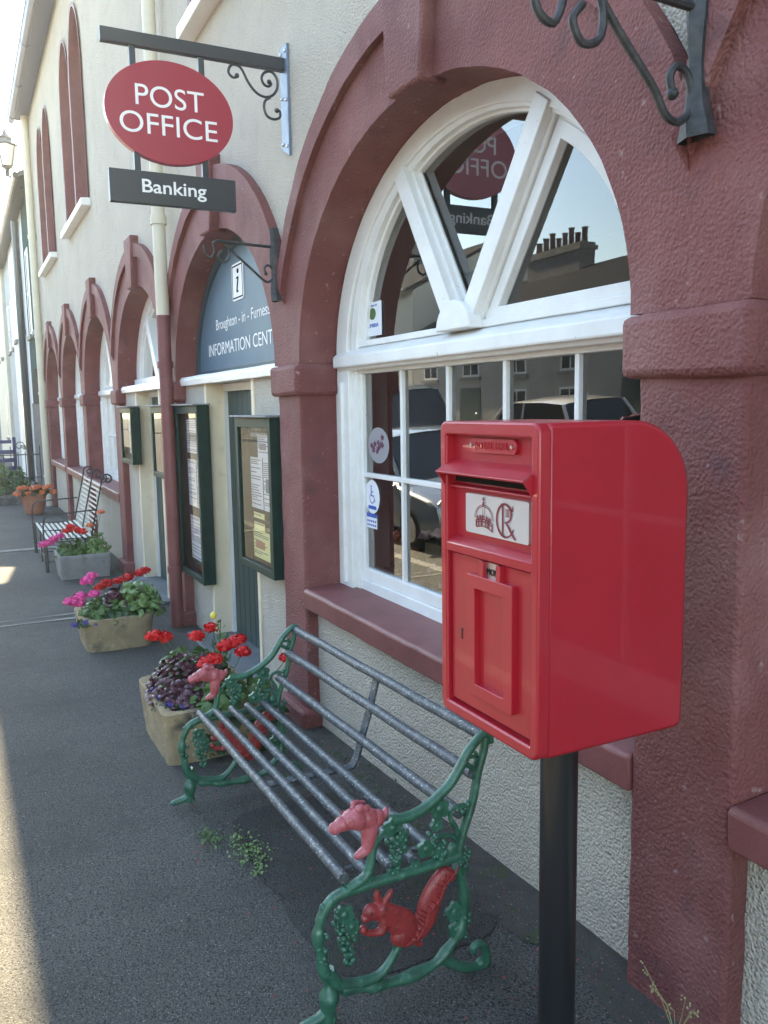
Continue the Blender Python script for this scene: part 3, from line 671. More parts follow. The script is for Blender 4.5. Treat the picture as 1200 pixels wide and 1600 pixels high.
    E_(-.663, .228, .030, .024, .017, -.5); E_(-.684, .215, .014, .011, .012, -.5); E_(-.640, .222, .024, .022, .017)
    chain([(-.643, .245), (-.648, .27), (-.648, .285)], [.012, .0115, .004], .008); chain([(-.63, .24), (-.612, .262), (-.603, .275)], [.011, .010, .004], .008)
    chain([(-.625, .190), (-.635, .167), (-.655, .164), (-.680, .172), (-.692, .182)], [.016, .014, .010, .009, .008], .014); E_(-.692, .186, .012, .012, .012)
    E_(-.576, .130, .034, .030, .020); E_(-.560, .108, .026, .014, .016); chain([(-.548, .112), (-.53, .098), (-.518, .088)], [.012, .011, .009], .012)
    chain([(-.535, .115), (-.512, .135), (-.497, .165), (-.487, .196), (-.474, .224), (-.456, .252), (-.435, .271), (-.414, .260)], [.018, .029, .037, .038, .036, .032, .025, .013], .018, 8)
    sq = b.obj('squirrel', SQRED, bench, remesh=.0026)
    # tail fur grooves and eye as raised strands
    b = MB()
    for i in range(15):
        t = i/14; y = -.535+.115*t+.006*sin(i); z = .118+.155*t**.9
        for s in (-1, 1):
            b.tube([(xp+.0165, y+.0, z+dz), (xp+.0175, y+s*.011-.004, z+.012+dz), (xp+.010, y+s*.022-.003, z+.020+dz)], [.0032, .0034, .0012], 5)
    b.obj('fur', SQRED, sq); b = MB(); b.ell((xp+.016, -.672, .232+dz), .0042, 8, 6); b.obj('eye', BLACKM, sq)
    # pink squirrel head on the arm front, with paw
    b = MB()
    for (y, z, ry, rz, rx) in ((-.765, .492, .019, .017, .017), (-.744, .499, .024, .021, .021), (-.715, .505, .033, .029, .026), (-.700, .498, .026, .028, .024), (-.670, .494, .031, .030, .023), (-.645, .490, .024, .025, .019), (-.700, .537, .015, .0115, .008), (-.682, .533, .013, .0105, .007)):
        for sx_ in ((-.014, .014) if rz < .0116 and z > .52 else (0,)): b.ell((xp+sx_, y, z+dz), (rx, ry, rz), 14, 10)
    chain([(-.665, .480), (-.668, .45), (-.672, .425), (-.676, .412)], [.027, .023, .018, .015], .02); chain([(-.676, .412), (-.692, .403), (-.704, .398)], [.015, .013, .010], .016)
    chain([(-.64, .49), (-.624, .495), (-.616, .508)], [.014, .011, .007], .014)
    hd = b.obj('squirrel_head', SQPINK, bench, remesh=.0026)
    b = MB()
    for s in (-1, 1): b.ell((xp+s*.0225, -.728, .509+dz), (.004, .0055, .0045), 8, 6); b.tube([(xp+s*.020, -.74, .517+dz), (xp+s*.025, -.728, .519+dz), (xp+s*.024, -.715, .513+dz)], .0024, 5)
    b.obj('eye', SQPINK, hd)
    return ec
end_casting(-1.90, 0); end_casting(BE, -.045)
def rail(name, y, z, r):
    b = MB(); n = 14; b.tube([(-1.905+(BE+1.91)*i/n, y, z-.045*i/n+.0012*sin(i*1.3)) for i in range(n+1)], r, 16)
    return b.obj(name, SLAT, bench)
for y, z in ((-.742, .343), (-.672, .340), (-.602, .338), (-.532, .338), (-.462, .340)): rail('seat_slat', y, z, .0150)
for y, z in ((-.298, .645), (-.340, .546), (-.384, .438)): rail('back_rail', y, z, .0172)
b = MB(); xs = -2.62; d = -.021
sp = [(-.745, .320), (-.44, .316), (-.405, .318), (-.388, .345), (-.36, .43), (-.33, .52), (-.300, .63)]
L = [Vector(q) for q in sp]; rowsA = []
for i, p in enumerate(L):
    t = (L[min(i+1, len(L)-1)]-L[max(i-1, 0)]).normalized(); nn = Vector((-t.y, t.x))*.004
    rowsA.append([(xs-.02, p.x+nn.x+.012, p.y+nn.y+d), (xs+.02, p.x+nn.x+.012, p.y+nn.y+d), (xs+.02, p.x-nn.x+.012, p.y-nn.y+d), (xs-.02, p.x-nn.x+.012, p.y-nn.y+d), (xs-.02, p.x+nn.x+.012, p.y+nn.y+d)])
b.grid(rowsA); b.obj('support_strap', SLAT, bench)
b = MB(); b.box(-1.93, BE+.03, -.755, -.748, .300-.02, .322-.01) if 0 else b.box(-2.0, -1.985, -.70, -.45, .31, .318); b.obj('seat_strap', SLAT, bench)

# ------------------------------------------------------------------ hanging post office sign
SX = -4.17
t = thing('hanging_sign', 'red oval Post Office sign above a charcoal Banking plate, hung from a scrolled wall bracket', 'sign', (SX, WY, 3.1))
b = MB(); b.box(SX-.02, SX+.02, -.875, .012, 3.241, 3.300); b.obj('arm', CHAR, t, bevel=.002)
b = MB(); b.prism([(SX-.05, 2.88), (SX+.05, 2.83), (SX+.05, 3.36), (SX-.05, 3.36)], 1, .005, .019); wp = b.obj('wall_plate', GALV, t, bevel=.001)
b = MB()
for (x, z) in ((-.03, 3.33), (.03, 3.33), (-.03, 3.12), (.03, 3.10), (-.03, 2.90), (.03, 2.88)): b.ell((SX+x, .003, z), (.009, .007, .009), 8, 6)
b.obj('bolt', STEEL, wp)
for y, in ((-.735,), (-.414,)):
    b = MB(); b.box(SX-.012, SX+.012, y-.014, y+.014, 3.10, 3.242); b.box(SX-.012, SX+.012, y-.014, y+.014, 2.66, 2.83); b.obj('hanger', CHAR, t)
b = MB()
def ysc(P, r=.0065, X=SX): b.tube([(X, p[0], p[1]) for p in P], r, 8)
ysc(spiral((-.245, 3.190), .012, .040, radians(20), radians(-440)) [::-1] and [(p[0], p[1]) for p in smoothp([Vector(q) for q in [(-.232, 3.192), (-.243, 3.178), (-.262, 3.178), (-.278, 3.198), (-.268, 3.226), (-.242, 3.236), (-.212, 3.222), (-.180, 3.165), (-.140, 3.122), (-.095, 3.108), (-.055, 3.122), (-.030, 3.160), (-.032, 3.205), (-.060, 3.232), (-.095, 3.222), (-.110, 3.195), (-.100, 3.168), (-.078, 3.160), (-.062, 3.172), (-.068, 3.186)]], 5)])
ysc([(p[0], p[1]) for p in smoothp([Vector(q) for q in [(-.07, 3.108), (-.095, 3.090), (-.102, 3.055), (-.088, 3.020), (-.055, 3.008), (-.022, 3.020), (-.02, 3.048), (-.040, 3.055)]], 5)])
b.ell((SX, -.236, 3.187), .012, 8, 6); b.ell((SX, -.072, 3.182), .012, 8, 6); b.ell((SX, -.036, 3.052), .012, 8, 6)
b.obj('scroll', IRON, t)
b = MB(); b.prism([(-.571+.302*cos(2*pi*i/64), 2.962+.232*sin(2*pi*i/64)) for i in range(64)], 0, SX-.022, SX+.018); ov = b.obj('oval_panel', REDSIGN, t, bevel=.002)
b = MB(); b.box(SX-.02, SX+.016, -.868, -.268, 2.540, 2.688); bk = b.obj('banking_plate', CHAR, t, bevel=.002)
for sx_, xf, rgt in ((1, SX+.0185, (0, 1, 0)), (-1, SX-.0225, (0, -1, 0))):
    text('lettering', 'POST', LETTER, ov, (xf, -.571, 3.028), rgt, (0, 0, 1), .1, fit=(.322, .094), bold=.0)
    text('lettering', 'OFFICE', LETTER, ov, (xf, -.579, 2.903), rgt, (0, 0, 1), .1, fit=(.458, .094), bold=.0)
for xf, rgt in ((SX+.0165, (0, 1, 0)), (SX-.0205, (0, -1, 0))): text('lettering', 'Banking', LETTER, bk, (xf, -.568, 2.612), rgt, (0, 0, 1), .1, fit=(.305, .080), bold=.0012)

# ------------------------------------------------------------------ wrought iron wall brackets
def wall_bracket(name, label, X, top, s, z0, z1, reach):
    t = thing(name, label, 'bracket', (X, 0, (z0+z1)/2), 'wrought iron brackets for hanging baskets')
    b = MB(); n = 12; rows = []
    for i in range(n+1):
        q = i/n; z = z0+(z1-z0)*q; wv = .024*s+.005*sin(q*9+1)*s+(.018*s*max(0, 1-q*6)); rows.append([(X-wv, -.012, z), (X, -.03-.004*sin(q*13), z), (X+wv, -.012, z), (X+wv, .012, z), (X-wv, .012, z), (X-wv, -.012, z)])
    b.grid(rows); bpl = b.obj('back_plate', IRON, t)
    b = MB(); za = top
    b.tube([(X, .0, za), (X, -reach*.5, za+.006), (X, -reach, za+.012)], .011*s, 8)
    hk = [(-reach, za+.012), (-reach-.03*s, za), (-reach-.02*s, za-.05*s), (-reach-.045*s, za-.10*s), (-reach-.085*s, za-.08*s), (-reach-.095*s, za-.02*s)]
    b.tube([(X, p.x, p.y) for p in smoothp([Vector(q) for q in hk], 5)], .009*s, 8); b.obj('arm', IRON, t)
    b = MB(); st = [(-reach+.03*s, za-.05*s), (-reach+.005*s, za-.085*s), (-reach+.03*s, za-.125*s), (-reach+.075*s, za-.11*s), (-reach+.085*s, za-.06*s), (-reach+.07*s, za-.01*s)]
    b.tube([(X, p.x, p.y) for p in smoothp([Vector(q) for q in st], 5)], .009*s, 8)
    st = [(-reach+.07*s, za-.01*s), (-reach*.62, za-.085*s), (-reach*.35, za-.18*s), (-.085*s, za-.235*s), (-.045*s, za-.245*s), (-.014*s, za-.215*s), (-.012*s, za-.17*s), (-.03*s, za-.135*s), (-.058*s, za-.13*s), (-.075*s, za-.155*s), (-.066*s, za-.185*s)]
    b.tube([(X, p.x-.01, p.y) for p in smoothp([Vector(q) for q in st], 5)], .009*s, 8); b.ell((X, -.066*s-.01, za-.188*s), .014*s, 8, 6); b.obj('stay', IRON, t)
    t.location.y -= .03
wall_bracket('wall_bracket', 'small black wrought iron bracket fixed between the window arch and the blue sign', -4.27, 2.405, .72, 2.13, 2.50, .31)
wall_bracket('wall_bracket', 'heavy black wrought iron bracket on the pier above the red post box', -1.45, 2.44, 1.0, 2.165, 2.56, .36)

# ------------------------------------------------------------------ notice cases
def case(x0, x1, z0, z1, label, papers):
    t = thing('notice_case', label, 'notice board', ((x0+x1)/2, .07, z0), 'dark green notice cases beside the doors')
    ya, yb = -.03, .065; fr_ = .045
    b = MB(); b.box(x0, x1, yb-.012, yb, z0, z1); b.box(x0, x0+.014, ya+.03, yb-.012, z0, z1); b.box(x1-.014, x1, ya+.03, yb-.012, z0, z1); b.box(x0+.014, x1-.014, ya+.03, yb-.012, z0, z0+.014); b.box(x0+.014, x1-.014, ya+.03, yb-.012, z1-.014, z1)
    b.obj('case', DKGREEN, t, bevel=.002)
    b = MB(); b.box(x0, x0+fr_, ya, ya+.03, z0, z1); b.box(x1-fr_, x1, ya, ya+.03, z0, z1); b.box(x0+fr_, x1-fr_, ya, ya+.03, z0, z0+fr_); b.box(x0+fr_, x1-fr_, ya, ya+.03, z1-fr_*1.3, z1)
    b.obj('door_frame', DKGREEN, t, bevel=.003)
    b = MB(); b.box(x0-.02, x1+.02, ya-.03, yb+.003, z1+.002, z1+.014); b.obj('lead_cap', LEAD, t, bevel=.003)
    b = MB(); b.add([(x0+fr_, ya+.012, z0+fr_), (x1-fr_, ya+.012, z0+fr_), (x1-fr_, ya+.012, z1-fr_), (x0+fr_, ya+.012, z1-fr_)], [(0, 1, 2, 3)]); b.obj('glass', GLASSC, t)
    for i, (u0, u1, v0, v1, m) in enumerate(papers):
        W_ = x1-x0-2*fr_; H_ = z1-z0-2*fr_; a, bb = x0+fr_+W_*u0, x0+fr_+W_*u1; cc, dd = z0+fr_+H_*v0, z0+fr_+H_*v1
        q = MB(); yp = yb-.018-.002*(i % 5); q.box(a, bb, yp, yp+.0012, cc, dd); pp = q.obj('paper', m, t)
        if (i+int(z0*10)) % 2 == 0:
            q = MB(); q.box(a+(bb-a)*.15, a+(bb-a)*.7, yp-.0013, yp-.0009, cc+(dd-cc)*.35, cc+(dd-cc)*.62); q.obj('picture', [LEAD, TERRA, BLUE][i % 3], pp)
        if i < 14:
            q = MB(); rp = random.Random(i*7+int(z0*100)); z = dd-.018
            while z > cc+.012:
                if rp.random() < .82:
                    e_ = a+.01+(bb-a-.02)*rp.uniform(.5, 1); x_ = a+.01
                    while x_ < e_-.008: wl = rp.uniform(.008, .03); q.box(x_, min(x_+wl, e_), yp-.0008, yp-.0002, z, z+.006); x_ += wl+.005
                z -= rp.choice([.012, .012, .016, .026])
            if q.v: q.obj('print', NOTE, pp, smooth=False)
    return t
c1 = case(-5.12, -4.46, .60, 1.52, 'dark green glazed notice case full of white and yellow notices, right of the first door', [(.28, .68, .76, .93, PAPERW), (.02, .42, .38, .76, PAPERW), (.46, .96, .38, .76, PAPERW), (.10, .46, .22, .35, PAPERY), (.08, .62, .01, .22, PAPERY), (.64, .97, .02, .30, PAPERP)])
text('lettering', 'Broughton - in - Furness', LETTER, c1, (-4.79, .043, 1.452), (1, 0, 0), (0, 0, 1), .05, fit=(.46, .028))
text('lettering', 'INFORMATION CENTRE', LETTER, c1, (-4.79, .043, 1.415), (1, 0, 0), (0, 0, 1), .05, fit=(.48, .026))
b = MB(); b.box(-5.06, -4.52, .035, .05, .878, .90); b.obj('divider', DKGREEN, c1)
case(-6.78, -6.06, .27, 1.60, 'tall dark green glazed notice case beside the maroon downpipe, left of the first door', [(.05, .9, .74, .95, PAPERW), (.05, .45, .40, .70, PAPERW), (.5, .95, .40, .70, PAPERW), (.1, .9, .06, .34, PAPERW)])
case(-9.36, -8.72, 1.02, 1.60, 'small square dark green notice case left of the farther door', [(.05, .9, .1, .9, PAPERW)])
case(-7.72, -7.18, .98, 1.60, 'short dark green notice case hung just behind the downpipe', [(.1, .9, .1, .9, PAPERW)])
b = MB(); b.box(-5.36, -5.20, .200, .208, 1.49, 1.60); tag(b.obj('door_card', REDSIGN, None, loc=(-5.28, .2, 1.5)), 'small red card fixed high on the grey green door', 'sign')

# ------------------------------------------------------------------ planters
def trough(x0, x1, y0, y1, h, flare, m, label, name='stone_trough', wall=.05, rnd=.04, soil=.03):
    z0 = gz((x0+x1)/2); t = thing(name, label, 'planter', ((x0+x1)/2, (y0+y1)/2, z0))
    b = MB(); n = 5
    def ringp(ins, z): return [(p[0], p[1], z) for p in rrect(x0-ins, x1+ins, y0-ins, y1+ins, max(.006, rnd+ins*.6), n)]
    L = [ringp(0, z0-.01), ringp(flare*.3, z0+h*.3), ringp(flare*.9, z0+h*.85), ringp(flare, z0+h), ringp(flare-wall*.3, z0+h+.006), ringp(flare-wall, z0+h), ringp(flare-wall, z0+h-soil-.02)]
    b.grid([r+[r[0]] for r in L]); b.add(L[0], [tuple(range(len(L[0])))])
    b.obj('basin', m, t, rough=.006, cell=.04, ang=60)
    b = MB(); R_ = ringp(flare-wall+.003, z0+h-soil); b.add([((x0+x1)/2, (y0+y1)/2, z0+h-soil+.02)]+R_, [(0, i+1, (i+1) % len(R_)+1) for i in range(len(R_))]); b.obj('soil', SOIL, t, rough=.006, cell=.03)
    return z0+h-soil
def rdir(r_, up_=0):
    while True:
        v = Vector((r_.uniform(-1, 1), r_.uniform(-1, 1), r_.uniform(-1+up_, 1)))
        if .1 < v.length < 1: return v.normalized()
def leafpoly(b, p, nrm, s, r_, k=7, asp=1.0):
    t = nrm.cross(rdir(r_)); t = t.normalized() if t.length > .01 else Vector((1, 0, 0)); u = nrm.cross(t)
    vs = [p+nrm*s*.12]
    for i in range(k): a = 2*pi*i/k; q = s*(1 if i % 2 else .84)*r_.uniform(.9, 1.1); vs.append(p+t*cos(a)*q+u*sin(a)*q*asp-nrm*s*.14)
    b.add(vs, [(0, i+1, (i+1) % k+1) for i in range(k)])
def foliage(b, c, rad, n, s, r_, up_=.5, asp=1.0, k=7):
    for _ in range(n):
        d = rdir(r_); q = r_.uniform(.35, 1)**.6
        p = Vector(c)+Vector((d.x*rad[0]*q, d.y*rad[1]*q, abs(d.z)*rad[2]*q if rad[2] > 0 else d.z*-rad[2]*q))
        nr = (d+Vector((r_.uniform(-.6, .6), r_.uniform(-.6, .6), up_+r_.uniform(-.2, .5)))).normalized()
        leafpoly(b, p, nr, s*r_.uniform(.6, 1.25), r_, k, asp)
def stems(b, c, tips, r_):
    for tp in tips:
        c_ = Vector(c)+Vector((r_.uniform(-.04, .04), r_.uniform(-.04, .04), 0)); m_ = (c_+Vector(tp))/2+Vector((r_.uniform(-.02, .02), r_.uniform(-.02, .02), .02)); b.tube([c_, m_, Vector(tp)], .0022, 5)
def flowerhead(c, rad, m, parent, r_, n=90, ps=.0095):
    b = MB(); c = Vector(c)
    for _ in range(n):
        d = rdir(r_, .6); q_ = rad*r_.uniform(.8, 1.12); p = c+Vector((d.x*q_, d.y*q_, d.z*q_*.62)); nr = (d+rdir(r_)*.8).normalized(); leafpoly(b, p, nr, ps*r_.uniform(.8, 1.3), r_, 6)
    for _ in range(n//3):
        d = rdir(r_); leafpoly(b, c+d*rad*.6, d, ps*1.2, r_, 5)
    return b.obj('flower_head', m, parent)
def plant(name, label, cat, c, rad, n, s, m, heads=(), hm=RED, hr=.04, seed=1, group=None, extra=None, up_=.5, asp=1, ps=.011):
    r_ = random.Random(seed); t = thing(name, label, cat, c, group)
    b = MB(); foliage(b, c, rad, n, s, r_, up_, asp)
    b.obj('foliage', m, t, smooth=False)
    b = MB(); tips = [h for h in heads]+[(c[0]+r_.uniform(-.7, .7)*rad[0], c[1]+r_.uniform(-.7, .7)*rad[1], c[2]+abs(rad[2])*r_.uniform(.5, .9)) for _ in range(10)]
    stems(b, c, tips, r_); b.obj('stem', STEM, t)
    for h in heads: flowerhead(h, hr*r_.uniform(.85, 1.15), hm, t, r_, ps=ps)
    return t
# near trough
s1 = trough(-4.52, -3.90, -.78, -.32, .27, .022, TROUGH, 'sandstone coloured trough of red geraniums and purple leaves behind the squirrel bench')
plant('purple_heuchera', 'dark purple leaved plant filling the middle of the nearest stone trough', 'plant', (-4.18, -.60, s1), (.29, .23, .22), 1200, .018, PURP, seed=2)
plant('trailing_lobelia', 'small blue lobelia at the front edge of the nearest stone trough', 'plant', (-4.05, -.72, s1), (.17, .11, .06), 260, .010, LEAFD, heads=[(-4.0, -.74, s1+.045), (-4.12, -.77, s1+.05), (-4.25, -.78, s1+.05), (-3.95, -.68, s1+.04)], hm=LOB, hr=.02, seed=3, ps=.006)
def PX(x, y, z): return (x, y, z)
plant('red_geranium', 'red geranium with four bright heads rising behind the purple leaves', 'plant', (-4.32, -.56, s1), (.26, .22, .22), 420, .030, LEAF, heads=[(-4.42, -.72, .385), (-4.40, -.50, .36), (-4.48, -.40, .37), (-4.10, -.42, .37), (-4.12, -.36, .385), (-4.46, -.66, .36)], hm=RED, hr=.042, seed=4, group='red geraniums in the nearest trough')
plant('red_geranium', 'red geranium with one head low beside the pink squirrel head of the bench', 'plant', (-3.98, -.50, s1), (.18, .18, .17), 240, .030, LEAF, heads=[(-3.98, -.56, .335), (-4.02, -.36, .35), (-3.99, -.52, .345)], hm=RED, hr=.044, seed=5, group='red geraniums in the nearest trough')
plant('red_geranium', 'single red geranium head seen through the arm of the bench by the door', 'plant', (-4.0, -.30, s1), (.10, .08, .10), 60, .032, LEAF, heads=[(-3.97, -.14, .30)], hm=RED, hr=.042, seed=6, group='red geraniums in the nearest trough')
t = plant('yellow_flower_plant', 'pale green upright plant with one yellow bud in the nearest trough', 'plant', (-4.36, -.38, s1), (.07, .07, .36), 90, .022, LEAFL, seed=8, up_=.2, asp=.45)
b = MB(); b.ell((-4.42, -.40, .455), (.018, .018, .022)); b.obj('bud', YELLOW, t)
b = MB(); r_ = random.Random(5)
for _ in range(90): leafpoly(b, Vector((-3.86+r_.uniform(-.07, .05), -.45+r_.uniform(-.2, .25), gz(-3.9)+r_.uniform(.0, .2))), rdir(r_), .028, r_)
tag(b.obj('ivy_sprig', LEAFD, None, loc=(-3.86, -.45, gz(-3.9))), 'dark leafy sprigs growing between the trough and the end of the bench', 'plant')
# second trough
s2 = trough(-6.86, -6.32, -.84, -.38, .25, .035, TROUGH, 'rounded mossy stone trough with pink geraniums near the downpipe', rnd=.09, wall=.06)
plant('pink_geranium', 'bright pink geranium leaning over the left of the rounded trough', 'plant', (-6.55, -.68, s2), (.26, .20, .15), 220, .036, LEAF, heads=[(-6.45, -.86, .21), (-6.40, -.93, .19), (-6.50, -.80, .31), (-6.52, -.76, .345), (-6.45, -.76, .22), (-6.42, -.88, .17)], hm=PINK, hr=.045, seed=11)
plant('trailing_lobelia', 'blue lobelia hanging over the left corner of the rounded trough', 'plant', (-6.36, -.85, s2-.01), (.08, .08, .05), 120, .012, LEAFD, heads=[(-6.33, -.84, s2+.02), (-6.34, -.92, s2+.01), (-6.31, -.78, s2+.01)], hm=LOB, hr=.028, seed=12, ps=.007)
plant('purple_heuchera', 'purple brown leaved plant in the middle of the rounded trough', 'plant', (-6.55, -.58, s2), (.16, .14, .21), 150, .04, PURP, seed=13)
plant('leafy_plant', 'broad green leaved plant at the wall end of the rounded trough', 'plant', (-6.50, -.44, s2), (.22, .20, .26), 260, .045, LEAFL, seed=14, asp=.5)
plant('leafy_plant', 'dense low green foliage over the front lip of the rounded trough', 'plant', (-6.42, -.6, s2), (.12, .22, .10), 220, .034, LEAFD, seed=15)
# third planter
s3 = trough(-10.06, -9.52, -.70, -.20, .26, .022, TROUGHG, 'square edged grey concrete planter of pink and red geraniums before the slatted bench', name='concrete_planter', rnd=.008, wall=.03)
plant('pink_geranium', 'pink geranium at the front left corner of the grey planter', 'plant', (-9.75, -.60, s3), (.2, .14, .14), 140, .036, LEAF, heads=[(-9.6, -.80, .17), (-9.7, -.74, .19), (-9.66, -.68, .22), (-9.6, -.86, .15)], hm=PINK, hr=.05, seed=21)
plant('red_geranium', 'crimson geranium in the middle of the grey planter', 'plant', (-9.78, -.50, s3), (.22, .16, .15), 160, .036, LEAF, heads=[(-9.75, -.60, .26), (-9.72, -.50, .27), (-9.8, -.55, .30), (-9.7, -.44, .25)], hm=RED, hr=.055, seed=22)
plant('leafy_plant', 'pale green leafy plant with orange bloom at the wall side of the grey planter', 'plant', (-9.75, -.30, s3), (.22, .15, .24), 200, .04, LEAFL, heads=[(-9.8, -.35, .30), (-9.8, -.22, .44)], hm=ORANGE, hr=.04, seed=23, asp=.5)
plant('red_geranium', 'row of crimson geranium heads low behind the rounded trough by the doorway', 'plant', (-7.55, -.42, gz(-7.5)+.05), (.2, .25, .14), 160, .036, LEAF, heads=[(-7.5, -.52, .08), (-7.45, -.43, .10), (-7.5, -.34, .11), (-7.55, -.22, .13), (-7.5, -.58, .05), (-7.6, -.17, .14)], hm=RED, hr=.05, seed=24)
# terracotta pot
pz = gz(-16.8); t = thing('terracotta_pot', 'terracotta flower pot of orange begonias at the far corner of the building', 'planter', (-16.8, -.44, pz))
b = MB(); b.lathe((-16.8, -.44, pz), [(.15, 0), (.165, .03), (.225, .34), (.245, .345), (.25, .40), (.235, .405), (.225, .36), (.0, .36)], 28); b.obj('pot', TERRA, t)
plant('orange_begonia', 'orange and red begonias spilling over the rim of the terracotta pot', 'plant', (-16.8, -.44, pz+.38), (.30, .32, .16), 220, .05, LEAFD, heads=[(-16.55+.1*sin(i*2), -.74+.07*i, pz+.40+.14*sin(i*2.1)**2) for i in range(10)], hm=ORANGE, hr=.06, seed=31, ps=.02)

# ------------------------------------------------------------------ slatted iron bench
xa, xb = -10.12, -11.75
t = thing('slatted_bench', 'old white slatted bench with thin black iron frame and scrolled back against the wall', 'bench', (-10.9, -.5, gz(-10.9)))
zz = -.01
for i in range(9):
    y = -.78+i*.058; b = MB(); b.box(xb, xa, y, y+.030, .13-.02*sin(i/8*pi)+zz, .14-.02*sin(i/8*pi)+zz); b.obj('seat_slat', BENCHW, t, bevel=.002)
for i in range(11):
    z = .17+i*.052; y = -.27+i*.012; b = MB(); b.box(xb, xa, y, y+.008, z+zz, z+.024+zz); b.obj('back_slat', BENCHW, t, bevel=.002)
for x in (xa-.01, (xa+xb)/2, xb+.01):
    b = MB(); z0 = gz(x)
    b.tube([(x, -.78, z0), (x, -.785, .13)], .009, 6); b.tube([(x, -.26, z0), (x, -.29, .15), (x, -.15, .74)], .009, 6)
    b.tube([(x, -.79, .12), (x, -.27, .11)], .009, 6); b.tube([(x, -.78, z0+.12), (x, -.26, z0+.12)], .006, 6)
    b.tube([(x, p.x, p.y) for p in smoothp([Vector(q) for q in [(-.15, .74), (-.14, .80), (-.10, .835), (-.05, .82), (-.035, .78), (-.06, .745), (-.095, .75), (-.10, .78), (-.08, .795)]], 4)], .010, 6)
    if x != (xa+xb)/2: b.tube([(x, p.x, p.y) for p in smoothp([Vector(q) for q in [(-.80, z0+.0), (-.81, .18), (-.80, .34), (-.76, .40), (-.66, .41), (-.24, .43)]], 4)], .009, 6)
    b.obj('iron_frame', IRON, t)
b = MB(); b.tube([(xa, -.78, gz(xa)+.12), (xb, -.78, gz(xb)+.12)], .007, 6)
for x in (xa-.25, xb+.25): b.tube([(x, p[0], p[1]) for p in spiral((-.10, .78), .055, .012, -2, 7)], .008, 6)
b.obj('iron_brace', IRON, t)

# ------------------------------------------------------------------ street lamp on its bracket
LX = -19.6
t = thing('wall_lantern', 'black framed street lantern with pale glass on a scrolled iron wall bracket', 'lamp', (LX, .0, 6.3))
b = MB(); b.tube([(LX, .06, 6.35), (LX, -.33, 6.42)], .022, 8); b.box(LX-.03, LX+.03, .0, .06, 6.1, 6.5)
b.tube([(LX, p[0], p[1]) for p in spiral((-.10, 6.24), .10, .02, 1.2, 8)], .014, 6); b.tube([(LX, p[0], p[1]) for p in spiral((-.28, 6.31), .07, .015, 1.2, 8)], .012, 6); b.obj('bracket', IRON, t)
b = MB(); b.tube([(LX, -.33, 6.40), (LX, -.33, 6.52)], .04, 10); b.tube([(LX, -.33, 6.52), (LX, -.33, 6.60)], [.03, .11], 4)
for i in range(4):
    a = pi/4+i*pi/2
    b.tube([(LX+.13*cos(a), -.33+.13*sin(a), 6.60), (LX+.23*cos(a), -.33+.23*sin(a), 7.02)], .010, 5)
    a2 = a+pi/2
    for r0, z in ((.13, 6.60), (.23, 7.02)): b.tube([(LX+r0*cos(a), -.33+r0*sin(a), z), (LX+r0*cos(a2), -.33+r0*sin(a2), z)], .010, 5)
b.obj('lantern_frame', IRON, t)
b = MB(); b.tube([(LX, -.33, 6.605), (LX, -.33, 7.01)], [.125, .22], 4); b.obj('lantern_glass', mat('opal lantern glass', (.75, .78, .76), None, .3), t)
b = MB(); b.tube([(LX, -.33, 7.03), (LX, -.33, 7.14), (LX, -.33, 7.17), (LX, -.33, 7.24), (LX, -.33, 7.34)], [.26, .12, .13, .05, .01], 4); b.obj('cap', IRON, t)

